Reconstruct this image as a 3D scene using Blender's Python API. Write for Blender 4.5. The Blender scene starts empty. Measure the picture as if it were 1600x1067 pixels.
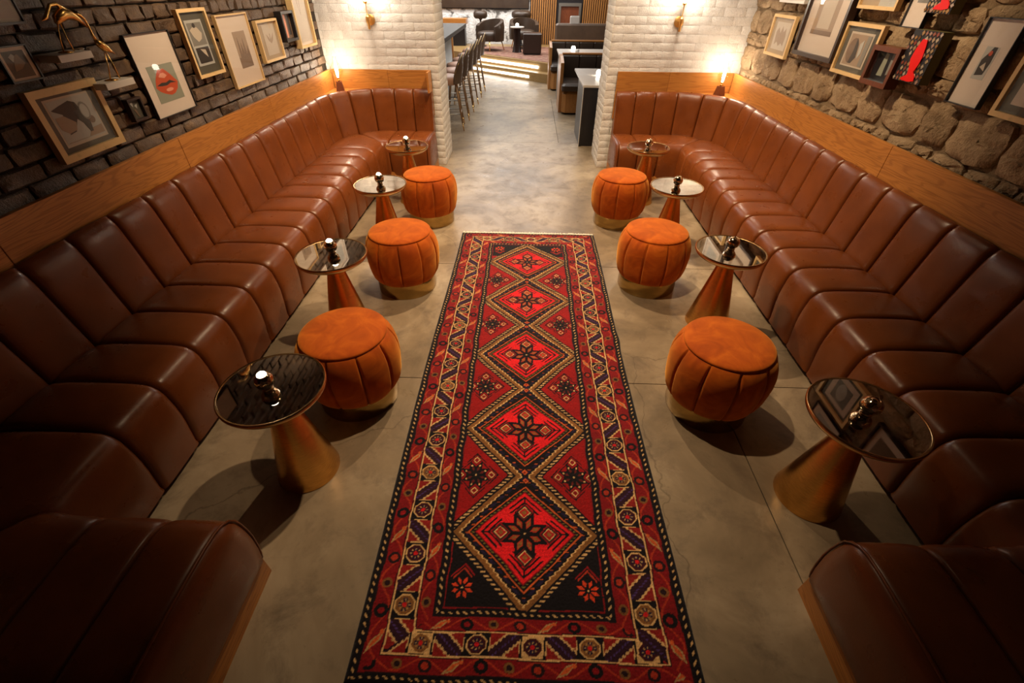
import bpy, bmesh, math, random
import numpy as np
from mathutils import Matrix, Vector
PI = math.pi
sc = bpy.context.scene
COL = sc.collection

# ------------------------------------------------------------------ camera
cam_d = bpy.data.cameras.new('camera'); cam = bpy.data.objects.new('camera', cam_d); COL.objects.link(cam)
cam_d.sensor_width = 36.0; cam_d.lens = 694.7 / 1600 * 36.0; cam_d.clip_start = .02; cam_d.clip_end = 60
F = 694.7
yv = Vector(((828.1 - 800) / F, (533 + 33.4) / F, -1.0)).normalized()
rr = math.radians(-.51)
xv = Vector((math.cos(rr), math.sin(rr), 0)); xv = (xv - yv * xv.dot(yv)).normalized()
zv = xv.cross(yv)
cam.matrix_world = Matrix(((xv.x, xv.y, xv.z, 0), (yv.x, yv.y, yv.z, 0), (zv.x, zv.y, zv.z, 1.75), (0, 0, 0, 1)))
sc.camera = cam

# ------------------------------------------------------------------ exposure, world, lights
sc.view_settings.view_transform = 'Standard'; sc.view_settings.look = 'None'
sc.view_settings.gamma = 1.0; sc.view_settings.exposure = 0.12
sc.view_settings.use_curve_mapping = False
w = bpy.data.worlds.new('world'); sc.world = w; w.use_nodes = True
w.node_tree.nodes['Background'].inputs[0].default_value = (1.0, .62, .35, 1)
w.node_tree.nodes['Background'].inputs[1].default_value = .016
def lamp(name, kind, loc, power, col, size=.1, rot=(0, 0, 0), spot=None, blend=.6, size_y=None):
    d = bpy.data.lights.new(name, kind); d.energy = power; d.color = col
    if kind == 'AREA':
        d.size = size
        if size_y: d.shape = 'RECTANGLE'; d.size_y = size_y
    else: d.shadow_soft_size = size
    if spot: d.spot_size = math.radians(spot); d.spot_blend = blend
    o = bpy.data.objects.new(name, d); COL.objects.link(o); o.location = loc; o.rotation_euler = rot
    return o
WARM = (1.0, .735, .455)
def aim(o, p):
    o.rotation_euler = (Vector(p) - o.location).to_track_quat('-Z', 'Y').to_euler()
CEIL_SPOTS = [(.0, 2.1, 175, 80), (.05, 3.7, 240, 110), (.0, 5.0, 150, 110)]
for i, (x, y, p, a) in enumerate(CEIL_SPOTS):
    lamp('ceiling_downlight', 'SPOT', (x, y, 2.83), p, WARM, .025, (0, 0, 0), a, .6)
for x0, y0 in ((-1.2, 3.6), (1.3, 3.6)):       # wall washers: spots aimed at the side walls above the benches
    o = lamp('ceiling_wall_washer', 'SPOT', (x0 * .55, y0 - .3, 2.83), 190, WARM, .06, spot=85, blend=.8)
    aim(o, (x0 * 1.75, y0 + .2, .95))
for x0, y0 in ((-1.5, 5.2), (1.5, 5.2)):
    o = lamp('ceiling_pier_washer', 'SPOT', (x0 * .8, 4.1, 2.83), 75, (1, .84, .66), .06, spot=85, blend=.9)
    aim(o, (x0, 5.4, 1.0))
o = lamp('lounge_wall_fill', 'AREA', (-2.0, 14.2, 2.75), 70, (1, .97, .94), 3.0, size_y=.2); aim(o, (-2.0, 14.95, .8))  # area light added to brighten the white rubble wall
o = lamp('slat_wall_fill', 'AREA', (.9, 14.3, 2.8), 40, (1, .88, .72), 2.0, size_y=.2); aim(o, (.9, 14.95, 1.2))  # area light added to brighten the slats
lamp('bar_room_light', 'AREA', (-.6, 9.2, 2.8), 110, (1, .96, .90), 3.0, size_y=4.0)
lamp('lounge_room_light', 'AREA', (-.8, 13.0, 2.8), 150, (1, .95, .90), 4.0, size_y=2.0)

# ------------------------------------------------------------------ materials
def lin(c):
    return tuple(((v / 255) / 12.92 if v / 255 <= .04045 else ((v / 255 + .055) / 1.055) ** 2.4) for v in c)
def new_mat(name):
    m = bpy.data.materials.new(name); m.use_nodes = True
    return m, m.node_tree.nodes, m.node_tree.links, m.node_tree.nodes['Principled BSDF']
def P(b, **k):
    names = dict(rough='Roughness', metal='Metallic', sheen='Sheen Weight', sheen_rough='Sheen Roughness', coat='Coat Weight',
                 coat_rough='Coat Roughness', spec='Specular IOR Level', ior='IOR', trans='Transmission Weight', alpha='Alpha',
                 emit='Emission Strength', aniso='Anisotropic')
    for a, v in k.items(): b.inputs[names[a]].default_value = v
def simple(name, col, emitcol=None, **k):
    m, n, l, b = new_mat(name); b.inputs['Base Color'].default_value = (*col, 1); P(b, **k)
    if emitcol: b.inputs['Emission Color'].default_value = (*emitcol, 1)
    return m
def coords(n, l, kind='Object', scale=(1, 1, 1), rot=(0, 0, 0)):
    tc = n.new('ShaderNodeTexCoord'); mp = n.new('ShaderNodeMapping')
    mp.inputs['Scale'].default_value = scale; mp.inputs['Rotation'].default_value = rot
    l.new(tc.outputs[kind], mp.inputs[0]); return mp.outputs[0]
def world_coords(n, l, scale=(1, 1, 1)):
    g = n.new('ShaderNodeNewGeometry'); mp = n.new('ShaderNodeMapping'); mp.inputs['Scale'].default_value = scale
    l.new(g.outputs['Position'], mp.inputs[0]); return mp.outputs[0]
def noise(n, l, vec, scale, detail=4, rough=.55, dist=0):
    t = n.new('ShaderNodeTexNoise'); t.inputs['Scale'].default_value = scale; t.inputs['Detail'].default_value = detail
    t.inputs['Roughness'].default_value = rough; t.inputs['Distortion'].default_value = dist
    l.new(vec, t.inputs['Vector']); return t.outputs['Fac']
def ramp(n, l, fac, stops):
    r = n.new('ShaderNodeValToRGB'); e = r.color_ramp.elements
    while len(e) < len(stops): e.new(.5)
    for q, (p, c) in zip(e, stops): q.position = p; q.color = (*c, 1)
    l.new(fac, r.inputs[0]); return r.outputs[0]
def mix(n, l, a, b, fac, mode='MIX'):
    m = n.new('ShaderNodeMix'); m.data_type = 'RGBA'; m.blend_type = mode
    for s, v in ((m.inputs[0], fac), (m.inputs[6], a), (m.inputs[7], b)):
        if hasattr(v, 'links'): l.new(v, s)
        elif isinstance(v, (int, float)): s.default_value = v
        else: s.default_value = (*v, 1)
    return m.outputs[2]
def bump(n, l, b, h, strength=.3, dist=.01, prev=None):
    u = n.new('ShaderNodeBump'); u.inputs['Strength'].default_value = strength; u.inputs['Distance'].default_value = dist
    l.new(h, u.inputs['Height']); l.new(u.outputs[0], b.inputs['Normal']); return u
def mrange(n, l, v, a, b_, lo, hi):
    m = n.new('ShaderNodeMapRange'); l.new(v, m.inputs[0])
    for i, q in enumerate((a, b_, lo, hi)): m.inputs[i + 1].default_value = q
    return m.outputs[0]
def objrand(n):
    return n.new('ShaderNodeObjectInfo').outputs['Random']

def leather(name, c1, c2, rough=.34):
    m, n, l, b = new_mat(name); v = world_coords(n, l)
    f = noise(n, l, v, 5, 5); c = ramp(n, l, f, ((.3, c1), (.7, c2)))
    l.new(c, b.inputs['Base Color'])
    l.new(mrange(n, l, noise(n, l, v, 9, 4), .3, .7, rough - .05, rough + .08), b.inputs['Roughness'])
    h = noise(n, l, v, 260, 3); bump(n, l, b, h, .12, .002); P(b, spec=.42)
    return m
M = {}
M['leather'] = leather('cognac_leather', (.130, .0315, .0060), (.188, .049, .0098), .30)
M['leather_dark'] = leather('dark_brown_leather', (.035, .020, .013), (.05, .03, .018), .36)
M['leather_taupe'] = leather('taupe_leather', (.10, .065, .045), (.14, .09, .06), .4)
M['leather_pink'] = leather('rose_tan_leather', (.42, .24, .17), (.52, .31, .22), .45)

def math_(n, l, op, a, b=None):
    m = n.new('ShaderNodeMath'); m.operation = op
    l.new(a, m.inputs[0])
    if b is not None: m.inputs[1].default_value = b
    return m.outputs[0]
def oak(name, ax, light=(.52, .21, .045), dark=(.27, .085, .017)):
    m, n, l, b = new_mat(name)
    s = {'y': (1.5, .42, 5.5), 'x': (.42, 1.5, 5.5), 'z': (5.5, 5.5, .42)}[ax]
    base = noise(n, l, world_coords(n, l, s), 1.25, 3, .5, .25)
    rings = math_(n, l, 'SINE', math_(n, l, 'MULTIPLY', base, 190))
    sf = {'y': (60, 3.5, 190), 'x': (3.5, 60, 190), 'z': (190, 190, 3.5)}[ax]
    fine = noise(n, l, world_coords(n, l, sf), 1, 3, .7)
    tone = noise(n, l, world_coords(n, l, s), .9, 2)
    c = ramp(n, l, tone, ((.3, tuple(x * .86 for x in light)), (.7, tuple(x * 1.1 for x in light))))
    c = mix(n, l, c, dark, mrange(n, l, rings, .1, 1, 0, .5))
    c = mix(n, l, c, tuple(x * .7 for x in dark), mrange(n, l, fine, .5, .72, 0, .6))
    c = mix(n, l, c, (.70, .66, .60), mrange(n, l, objrand(n), 0, 1, 0, .25), 'MULTIPLY')
    l.new(c, b.inputs['Base Color']); P(b, rough=.36, spec=.4)
    bump(n, l, b, fine, .08, .002); return m
M['oak_y'] = oak('oak_grain_lengthwise', 'y'); M['oak_x'] = oak('oak_grain_crosswise', 'x'); M['oak_z'] = oak('oak_grain_upright', 'z', (.44, .20, .06), (.25, .10, .025))
M['walnut'] = oak('walnut_wood', 'z', (.16, .045, .018), (.07, .02, .01))
M['cap_dark'] = simple('dark_cap_wood', (.035, .014, .008), rough=.5)

def velvet():
    m, n, l, b = new_mat('burnt_orange_velvet'); v = coords(n, l, 'Object')
    f = noise(n, l, v, 7, 4, .55, 1.4)
    c = ramp(n, l, f, ((.36, (.34, .052, .003)), (.52, (.44, .076, .004)), (.68, (.55, .115, .007))))
    l.new(c, b.inputs['Base Color']); P(b, rough=.85, sheen=.6, sheen_rough=.5, spec=.2)
    b.inputs['Sheen Tint'].default_value = (1, .50, .10, 1)
    bump(n, l, b, noise(n, l, v, 300, 2), .12, .001); return m
M['velvet'] = velvet()

def brass(name, col, rough, axis_scale, strength=.25, d=.002, lo=0, obj=True):
    m, n, l, b = new_mat(name); v = coords(n, l, 'Object', axis_scale)
    f = noise(n, l, v, 1, 4, .6)
    c = mix(n, l, col, tuple(x * .62 for x in col), mrange(n, l, f, .35, .7, 0, .8))
    tg = n.new('ShaderNodeTangent'); tg.direction_type = 'RADIAL'; tg.axis = 'Z'; l.new(tg.outputs[0], b.inputs['Tangent'])
    l.new(c, b.inputs['Base Color']); P(b, metal=1, rough=rough, aniso=.75); bump(n, l, b, f, strength, d); return m
M['brass'] = brass('brushed_brass', (.52, .34, .12), .22, (5, 5, 260), .12)
M['brass_turned'] = brass('turned_brass', (.92, .52, .16), .24, (30, 30, 420), .22, .002)
M['brass_rim'] = brass('rim_brass', (.72, .46, .22), .24, (40, 40, 300), .1)
M['gold'] = simple('polished_gold', (.83, .52, .2), metal=1, rough=.16)
M['gold_satin'] = simple('satin_gold', (.85, .52, .17), metal=1, rough=.42)
M['gold_fig'] = simple('aged_gold', (.72, .44, .15), metal=1, rough=.26)
M['bronze'] = simple('bronze_brown', (.34, .20, .10), metal=.6, rough=.4)
M['steel'] = simple('satin_steel', (.6, .58, .54), metal=1, rough=.3)

def mirror_top():
    m, n, l, b = new_mat('antique_mirror_glass'); v = coords(n, l, 'Object')
    f = noise(n, l, v, 18, 5, .65)
    l.new(ramp(n, l, f, ((.3, (.60, .58, .54)), (.7, (.78, .76, .72)))), b.inputs['Base Color'])
    l.new(mrange(n, l, f, .4, .8, .015, .07), b.inputs['Roughness']); P(b, metal=1); return m
M['mirror_top'] = mirror_top()

def globe_mat():
    m, n, l, b = new_mat('mercury_glass_gold'); v = coords(n, l, 'Object')
    vo = n.new('ShaderNodeTexVoronoi'); vo.inputs['Scale'].default_value = 75; l.new(v, vo.inputs['Vector'])
    l.new(ramp(n, l, noise(n, l, v, 60, 3), ((.35, (.55, .30, .14)), (.65, (.95, .78, .55)))), b.inputs['Base Color'])
    P(b, metal=1, rough=.09); bump(n, l, b, vo.outputs['Distance'], .5, .003); return m
M['globe'] = globe_mat()
M['candle_glow'] = simple('candle_glow', (1, .9, .75), (1, .90, .74), emit=14, rough=.5)
M['candle_wax'] = simple('candle_wax', (.85, .74, .6), rough=.5)
M['bulb'] = simple('lit_bulb', (1, 1, 1), (1.0, .88, .72), emit=26)
M['filament_glow'] = simple('filament_glow', (1, .8, .7), (1, .55, .4), emit=3)
M['led'] = simple('led_strip', (1, 1, 1), (1.0, .97, .93), emit=8)

def clear_glass(name, tint=(1, 1, 1), gl=.12, rough=.01):
    m = bpy.data.materials.new(name); m.use_nodes = True; n = m.node_tree.nodes; l = m.node_tree.links
    n.clear(); o = n.new('ShaderNodeOutputMaterial'); t = n.new('ShaderNodeBsdfTransparent'); g = n.new('ShaderNodeBsdfGlossy')
    t.inputs[0].default_value = (*tint, 1); g.inputs['Roughness'].default_value = rough
    fr = n.new('ShaderNodeLayerWeight'); fr.inputs[0].default_value = .5
    pw = math_(n, l, 'POWER', fr.outputs['Facing'], 4.0); fr2 = mrange(n, l, pw, 0, 1, .045, .9)
    mx = n.new('ShaderNodeMixShader'); l.new(fr2, mx.inputs[0]); l.new(t.outputs[0], mx.inputs[1]); l.new(g.outputs[0], mx.inputs[2])
    l.new(mx.outputs[0], o.inputs[0]); return m
M['glass'] = clear_glass('picture_glass'); M['globe_glass'] = clear_glass('lamp_glass', (1, .97, .93))

def concrete():
    m, n, l, b = new_mat('polished_concrete'); v = world_coords(n, l)
    a = noise(n, l, v, 1.1, 6, .62, .6); d = noise(n, l, v, 5.5, 7, .7, .4); s = noise(n, l, v, 42, 4, .7)
    c = ramp(n, l, a, ((.30, (.13, .095, .060)), (.5, (.28, .21, .135)), (.68, (.46, .365, .25))))
    c = mix(n, l, c, (.12, .085, .055), mrange(n, l, d, .5, .7, 0, .7))
    c = mix(n, l, c, (.48, .38, .26), mrange(n, l, noise(n, l, v, 2.6, 5, .7, 1.5), .58, .74, 0, .35))
    c = mix(n, l, c, (.10, .07, .045), mrange(n, l, s, .66, .8, 0, .35))
    c = mix(n, l, c, (.8, .8, .8), mrange(n, l, objrand(n), 0, 1, 0, .3), 'MULTIPLY')
    # cracks
    vo = n.new('ShaderNodeTexVoronoi'); vo.feature = 'DISTANCE_TO_EDGE'; vo.inputs['Scale'].default_value = .4
    wn = n.new('ShaderNodeTexNoise'); wn.inputs['Scale'].default_value = 3; wn.inputs['Detail'].default_value = 6; l.new(v, wn.inputs['Vector'])
    l.new(mix(n, l, v, wn.outputs['Color'], .25), vo.inputs['Vector'])
    ck = mrange(n, l, vo.outputs['Distance'], 0, .0016, .5, 0)
    c = mix(n, l, c, (.06, .04, .025), ck)
    l.new(c, b.inputs['Base Color'])
    l.new(mrange(n, l, d, .3, .75, .25, .46), b.inputs['Roughness']); P(b, spec=.45)
    bump(n, l, b, d, .10, .006); return m
M['concrete'] = concrete()
M['joint'] = simple('dark_floor_joint', (.03, .02, .014), rough=.9)

def masonry(name, stops, sc1=9, rough=.8, bs=.7, bd=.012, rnd=.45, spec=.3):
    m, n, l, b = new_mat(name); v = world_coords(n, l)
    f = noise(n, l, v, sc1, 6, .65, .5); g = noise(n, l, v, sc1 * 7, 5, .7)
    c = ramp(n, l, f, stops)
    c = mix(n, l, c, tuple(x * .35 for x in stops[0][1]), mrange(n, l, g, .55, .8, 0, .5))
    c = mix(n, l, c, (.45, .42, .38), mrange(n, l, objrand(n), 0, 1, 0, rnd), 'MULTIPLY')
    l.new(c, b.inputs['Base Color']); P(b, rough=rough, spec=spec)
    h = mix(n, l, f, g, .45); bump(n, l, b, h, bs, bd); return m
M['oak_pale'] = masonry('pale_frame_wood', ((.3, (.68, .46, .21)), (.7, (.76, .54, .27))), 3, .45, .05, .001, .15)
M['oak_step'] = oak('golden_step_oak', 'x', (.34, .215, .085), (.20, .115, .035))
M['brick_dark'] = masonry('sooty_brown_brick', ((.3, (.052, .025, .011)), (.55, (.120, .066, .030)), (.75, (.26, .155, .075))), 12, .48, 1.0, .02, .6, .6)
M['mortar_dark'] = masonry('dark_mortar', ((.3, (.022, .015, .010)), (.7, (.05, .034, .022))), 14)
M['stone'] = masonry('weathered_sandstone', ((.28, (.24, .155, .085)), (.5, (.46, .32, .19)), (.72, (.62, .46, .29))), 8, .85, 1.0, .05, .45)
M['mortar_sand'] = masonry('sandy_mortar', ((.3, (.26, .18, .10)), (.7, (.42, .30, .185))), 14, .9, 1.0, .03)
M['white_brick'] = masonry('white_painted_brick', ((.3, (.68, .635, .58)), (.7, (.78, .74, .69))), 13, .5, .9, .016, .10)
M['white_mortar'] = masonry('white_painted_mortar', ((.3, (.60, .555, .50)), (.7, (.72, .68, .62))), 9, .6, .5, .008)
M['white_rubble'] = masonry('white_limewashed_rubble', ((.40, (.16, .145, .13)), (.47, (.70, .68, .65)), (.6, (.85, .83, .80))), 3.2, .8, 1.0, .06, .1)
M['ceiling'] = masonry('dark_ceiling_plaster', ((.3, (.035, .026, .02)), (.7, (.05, .04, .03))), 2, .8, .2)
M['plain_wall'] = masonry('brown_plaster', ((.3, (.12, .09, .06)), (.7, (.16, .12, .08))), 3, .8, .2)
M['mat_board'] = simple('ivory_mat_board', (.62, .53, .46), rough=.75)
M['mat_dark'] = simple('grey_olive_mat', (.075, .068, .05), rough=.6)
M['mat_tan'] = simple('tan_mat', (.36, .27, .17), rough=.6)
M['paper'] = simple('print_paper', (.50, .43, .35), rough=.7)
M['ink'] = simple('dark_ink', (.03, .022, .018), rough=.6)
M['sepia'] = simple('sepia_ink', (.17, .105, .065), rough=.6)
M['sepia_light'] = simple('pale_sepia_ink', (.32, .23, .16), rough=.6)
M['grey_ink'] = simple('grey_print_ink', (.20, .19, .17), rough=.6)
M['grey_light'] = simple('light_grey_ink', (.42, .42, .40), rough=.6)
M['sage'] = simple('sage_print_ground', (.25, .26, .20), rough=.6)
M['lip_red'] = simple('lip_orange_red', (.50, .075, .02), rough=.35)
M['lip_light'] = simple('lip_highlight', (.72, .30, .20), rough=.35)
M['black'] = simple('black_lacquer', (.012, .010, .012), rough=.35)
M['black_wood'] = simple('ebonised_wood', (.03, .014, .010), rough=.35)
M['red_gloss'] = simple('glossy_red_enamel', (.75, .012, .010), rough=.22)
M['olive'] = simple('olive_panel_edge', (.12, .10, .03), rough=.6)
M['white_gloss'] = simple('white_lacquer', (.62, .58, .54), rough=.4)
M['stone_table'] = simple('pale_stone_top', (.55, .50, .45), rough=.35)
M['bar_top'] = simple('dark_grey_bar_top', (.055, .05, .045), rough=.6)
M['grey_blue'] = simple('grey_blue_panel', (.25, .29, .31), rough=.5)
M['fire'] = simple('ember_glow', (.2, .03, .01), (1, .16, .04), emit=.35)
M['fringe'] = simple('cream_cotton', (.85, .76, .62), rough=.9)
M['tile_mix'] = None
def tile_mat():
    m, n, l, b = new_mat('gold_mosaic_tesserae')
    l.new(ramp(n, l, objrand(n), ((0, (.25, .10, .03)), (.35, (.6, .32, .12)), (.6, (.75, .62, .45)), (.8, (.4, .05, .03)), (1, (.85, .75, .6)))), b.inputs['Base Color'])
    P(b, rough=.15, metal=.6); return m
M['tile_mix'] = tile_mat()

# ------------------------------------------------------------------ helpers
class MB:
    def __init__(s): s.v = []; s.f = []; s.mi = []; s.cur = 0
    def add(s, vs, fs):
        o = len(s.v); s.v += [tuple(p) for p in vs]; s.f += [tuple(i + o for i in f) for f in fs]; s.mi += [s.cur] * len(fs); return s
    def box(s, x0, x1, y0, y1, z0, z1):
        return s.add([(x0, y0, z0), (x1, y0, z0), (x1, y1, z0), (x0, y1, z0), (x0, y0, z1), (x1, y0, z1), (x1, y1, z1), (x0, y1, z1)],
                     [(0, 3, 2, 1), (4, 5, 6, 7), (0, 1, 5, 4), (1, 2, 6, 5), (2, 3, 7, 6), (3, 0, 4, 7)])
    def bbox(s, x0, x1, y0, y1, z0, z1, r=.006):   # box with chamfered vertical and top edges
        def ring(i, z): return [(x0 + i + r, y0 + i, z), (x1 - i - r, y0 + i, z), (x1 - i, y0 + i + r, z), (x1 - i, y1 - i - r, z),
                                (x1 - i - r, y1 - i, z), (x0 + i + r, y1 - i, z), (x0 + i, y1 - i - r, z), (x0 + i, y0 + i + r, z)]
        vs = ring(0, z0) + ring(0, z1 - r) + ring(r, z1); fs = [tuple(range(7, -1, -1)), tuple(range(16, 24))]
        for k in range(2):
            for j in range(8): a = k * 8 + j; b = k * 8 + (j + 1) % 8; fs.append((a, b, b + 8, a + 8))
        return s.add(vs, fs)
    def lathe(s, prof, n=48, c=(0, 0, 0), wob=None, cap=True):
        vs = []; fs = []
        for k, (r, z) in enumerate(prof):
            for j in range(n):
                a = 2 * PI * j / n; rj = r + (wob(a, z, r) if wob else 0)
                vs.append((c[0] + rj * math.cos(a), c[1] + rj * math.sin(a), c[2] + z))
        m = len(prof)
        for k in range(m - 1):
            for j in range(n):
                a = k * n + j; b = k * n + (j + 1) % n; fs.append((a, b, b + n, a + n))
        if cap:
            if prof[0][0] > 1e-5: fs.append(tuple(range(n - 1, -1, -1)))
            if prof[-1][0] > 1e-5: fs.append(tuple((m - 1) * n + j for j in range(n)))
        return s.add(vs, fs)
    def tube(s, pts, r, n=8):
        pts = [Vector(p) for p in pts]; vs = []; fs = []
        rs = r if isinstance(r, (list, tuple)) else [r] * len(pts)
        for i, p in enumerate(pts):
            t = (pts[min(i + 1, len(pts) - 1)] - pts[max(i - 1, 0)]).normalized()
            u = t.cross(Vector((0, 0, 1)) if abs(t.z) < .9 else Vector((1, 0, 0))).normalized(); q = t.cross(u)
            for j in range(n):
                a = 2 * PI * j / n; vs.append(p + (u * math.cos(a) + q * math.sin(a)) * rs[i])
        for i in range(len(pts) - 1):
            for j in range(n):
                a = i * n + j; b = i * n + (j + 1) % n; fs.append((a, a + n, b + n, b))
        fs.append(tuple(range(n))); fs.append(tuple(len(vs) - 1 - j for j in range(n)))
        return s.add(vs, fs)
    def prism(s, poly, z0, z1):
        n = len(poly); vs = [(x, y, z0) for x, y in poly] + [(x, y, z1) for x, y in poly]
        fs = [tuple(range(n - 1, -1, -1)), tuple(range(n, 2 * n))] + [(j, (j + 1) % n, n + (j + 1) % n, n + j) for j in range(n)]
        return s.add(vs, fs)
    def plate(s, poly, y, t=.0008):   # polygon in the x-z plane, its face towards -y
        n = len(poly); vs = [(x, y - t, z) for x, z in poly] + [(x, y, z) for x, z in poly]
        fs = [tuple(range(n)), tuple(range(2 * n - 1, n - 1, -1))] + [(j, n + j, n + (j + 1) % n, (j + 1) % n) for j in range(n)]
        return s.add(vs, fs)
    def mesh(s, name, mats, smooth=False, ang=None):
        me = bpy.data.meshes.new(name); me.from_pydata(s.v, [], s.f)
        if not isinstance(mats, (list, tuple)): mats = [mats]
        for m in mats: me.materials.append(m)
        if len(mats) > 1: me.polygons.foreach_set('material_index', s.mi)
        bm = bmesh.new(); bm.from_mesh(me); bmesh.ops.recalc_face_normals(bm, faces=bm.faces)
        if ang:
            for e in bm.edges:
                if len(e.link_faces) == 2 and e.calc_face_angle(0) > ang: e.smooth = False
        bm.to_mesh(me); bm.free()
        if smooth: me.polygons.foreach_set('use_smooth', [True] * len(me.polygons))
        me.update(); return me
    def build(s, name, mats, parent=None, smooth=False, ang=None):
        return put(name, s.mesh(name, mats, smooth, ang), parent)
def put(name, me, parent=None, loc=None, rot=None):
    o = bpy.data.objects.new(name, me); COL.objects.link(o)
    if parent is not None: o.parent = parent
    if loc is not None: o.location = loc
    if rot is not None: o.rotation_euler = rot
    return o
def tag(o, label, cat, group=None):
    o['label'] = label; o['category'] = cat
    if group: o['group'] = group
    return o
def thing(name, label, cat, loc=(0, 0, 0), rz=0, group=None):
    o = bpy.data.objects.new(name, None); COL.objects.link(o); o.location = loc; o.rotation_euler = (0, 0, rz)
    o.empty_display_size = .05
    return tag(o, label, cat, group)
def struct(o): o['kind'] = 'structure'; return o
def sroot(name, loc=(0, 0, 0)):
    o = bpy.data.objects.new(name, None); COL.objects.link(o); o.location = loc; return struct(o)
def dup(root, loc, rz, label):
    r = root.copy(); COL.objects.link(r); r.location = loc; r.rotation_euler = (0, 0, rz); r['label'] = label
    for ch in list(root.children):
        c = ch.copy(); COL.objects.link(c); c.parent = r
        for g in list(ch.children):
            d = g.copy(); COL.objects.link(d); d.parent = c
    return r
rnd = random.Random(7)

# ------------------------------------------------------------------ room shell
XL, XR, YP, YQ = -2.16, 2.23, 5.50, 6.02       # wall faces, pier front and back
GL, GR = -.955, .852                           # sides of the opening
fl = struct(MB().box(-4.6, 3.6, -1.6, 15.4, -.06, -.012).build('floor', M['joint']))
g = .0025
for (x0, x1, y0, y1) in ((-2.3, 1.08, -1.6, 1.8), (1.08, 2.4, -1.6, 1.8), (-2.3, 2.4, 1.8, 3.1), (-2.3, 2.4, 3.1, 6.5), (-4.6, .45, 6.5, 9.4),
                         (.45, 3.6, 6.5, 9.4), (-4.6, 3.6, 9.4, 15.4), (-4.6, -2.3, 5.5, 6.5), (2.4, 3.6, 5.5, 6.5)):
    MB().box(x0 + g, x1 - g, y0 + g, y1 - g, -.012, 0).build('concrete_slab', M['concrete'], fl)
struct(MB().box(-4.7, 3.7, -1.7, 15.5, 2.9, 3.0).build('ceiling', M['ceiling']))

def brick_mesh(sd, w_, h_, d_, r, mat, nx=5, nz=4, soft=.3):
    R = random.Random(sd); vs = []; fs = []
    us = [0, .035] + [.035 + .93 * k / (nx - 2) for k in range(1, nx - 2)] + [.965, 1]
    ws = [0, .10] + [.10 + .80 * k / (nz - 2) for k in range(1, nz - 2)] + [.90, 1]
    tilt = R.uniform(-1, 1) * r * 8; tilt2 = R.uniform(-1, 1) * r * 5
    for j, wv in enumerate(ws):
        for i, uv in enumerate(us):
            x = -w_ / 2 + w_ * uv; z = -h_ / 2 + h_ * wv; edge = i in (0, nx) or j in (0, nz)
            corner = i in (0, nx) and j in (0, nz)
            y = -d_ + (d_ * soft if edge else 0) + R.uniform(-r, r) + tilt * (uv - .5) * .25 + tilt2 * (wv - .5) * .25
            if edge: x += R.uniform(-r, r) * .45; z += R.uniform(-r, r) * .35
            if corner: x *= .985; z *= .95
            vs.append((x, y, z))
    for j in range(nz):
        for i in range(nx):
            a = j * (nx + 1) + i; fs.append((a, a + 1, a + nx + 2, a + nx + 1))
    bd = [i for i in range(nx + 1)] + [(j + 1) * (nx + 1) - 1 for j in range(1, nz + 1)] + [nz * (nx + 1) + i for i in range(nx - 1, -1, -1)] + [j * (nx + 1) for j in range(nz - 1, 0, -1)]
    o = len(vs); vs += [(vs[b][0], .004, vs[b][2]) for b in bd]
    for k in range(len(bd)): fs.append((bd[k], o + k, o + (k + 1) % len(bd), bd[(k + 1) % len(bd)]))
    m = MB(); m.add(vs, fs); return m.mesh('brick', mat, True, .55)

# left wall of dark brick
wl = struct(MB().box(XL - .3, XL - .0, -1.6, YP, 0, 2.9).build('wall_left', M['mortar_dark']))
full = [brick_mesh(s, .208, .065, .024, .0055, M['brick_dark']) for s in range(7)]
half = [brick_mesh(20 + s, .101, .065, .024, .0055, M['brick_dark'], 4, 4) for s in range(4)]
z = 1.005; row = 0
while z < 1.79:
    y = 1.30 + (0 if row % 2 else -.107); header = row % 5 == 3
    while y < YP - .05:
        L = .108 if header else .215
        if y + L > YP: break
        put('brick', rnd.choice(half if header else full), wl, (XL, y + L / 2, z), (rnd.uniform(-.03, .03), rnd.uniform(-.03, .03), PI / 2))
        y += L + .004
    z += .0735; row += 1
# stone wall on the right
wr = struct(MB().box(XR + .0, XR + .3, -1.6, YP, 0, 2.9).build('wall_right', M['mortar_sand']))
def stone_mesh(sd, w_, h_):
    R = random.Random(sd); n = 20; vs = []; fs = []; e = R.uniform(5, 9)
    corn = [R.uniform(.90, 1.03) for _ in range(4)]; ph = R.uniform(0, 6)
    rings = ((1, .004), (1.0, -.004), (.965, -.016), (.72, -.024), (.42, -.028), (.16, -.029))
    hx, hz = R.uniform(-.012, .012), R.uniform(-.012, .012)
    for q, (s, y) in enumerate(rings):
        for j in range(n):
            a = 2 * PI * (j + .5) / n; ca, sa = math.cos(a), math.sin(a)
            rr_ = (abs(ca) ** e + abs(sa) ** e) ** (-1 / e)
            cr = corn[int(a / (PI / 2)) % 4]; kk = abs(math.sin(2 * a)) ** 2; rr_ *= (1 - kk + kk * cr) * (1 + .02 * math.sin(5 * a + ph))
            x = w_ / 2 * rr_ * ca * s; z_ = h_ / 2 * rr_ * sa * s
            yy = y + (R.uniform(-.009, .009) if q > 1 else 0) + (hx * x / w_ + hz * z_ / h_ if q > 0 else 0)
            vs.append((x, yy, z_ + (R.uniform(-.003, .003) if q else 0)))
    for q in range(len(rings) - 1):
        for j in range(n):
            a = q * n + j; b = q * n + (j + 1) % n; fs.append((a, b, b + n, a + n))
    fs.append(tuple(len(vs) - n + j for j in range(n)))
    m = MB(); m.add(vs, fs); return m.mesh('stone', M['stone'], True, .75)
z = .955; rs = random.Random(11)
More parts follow.
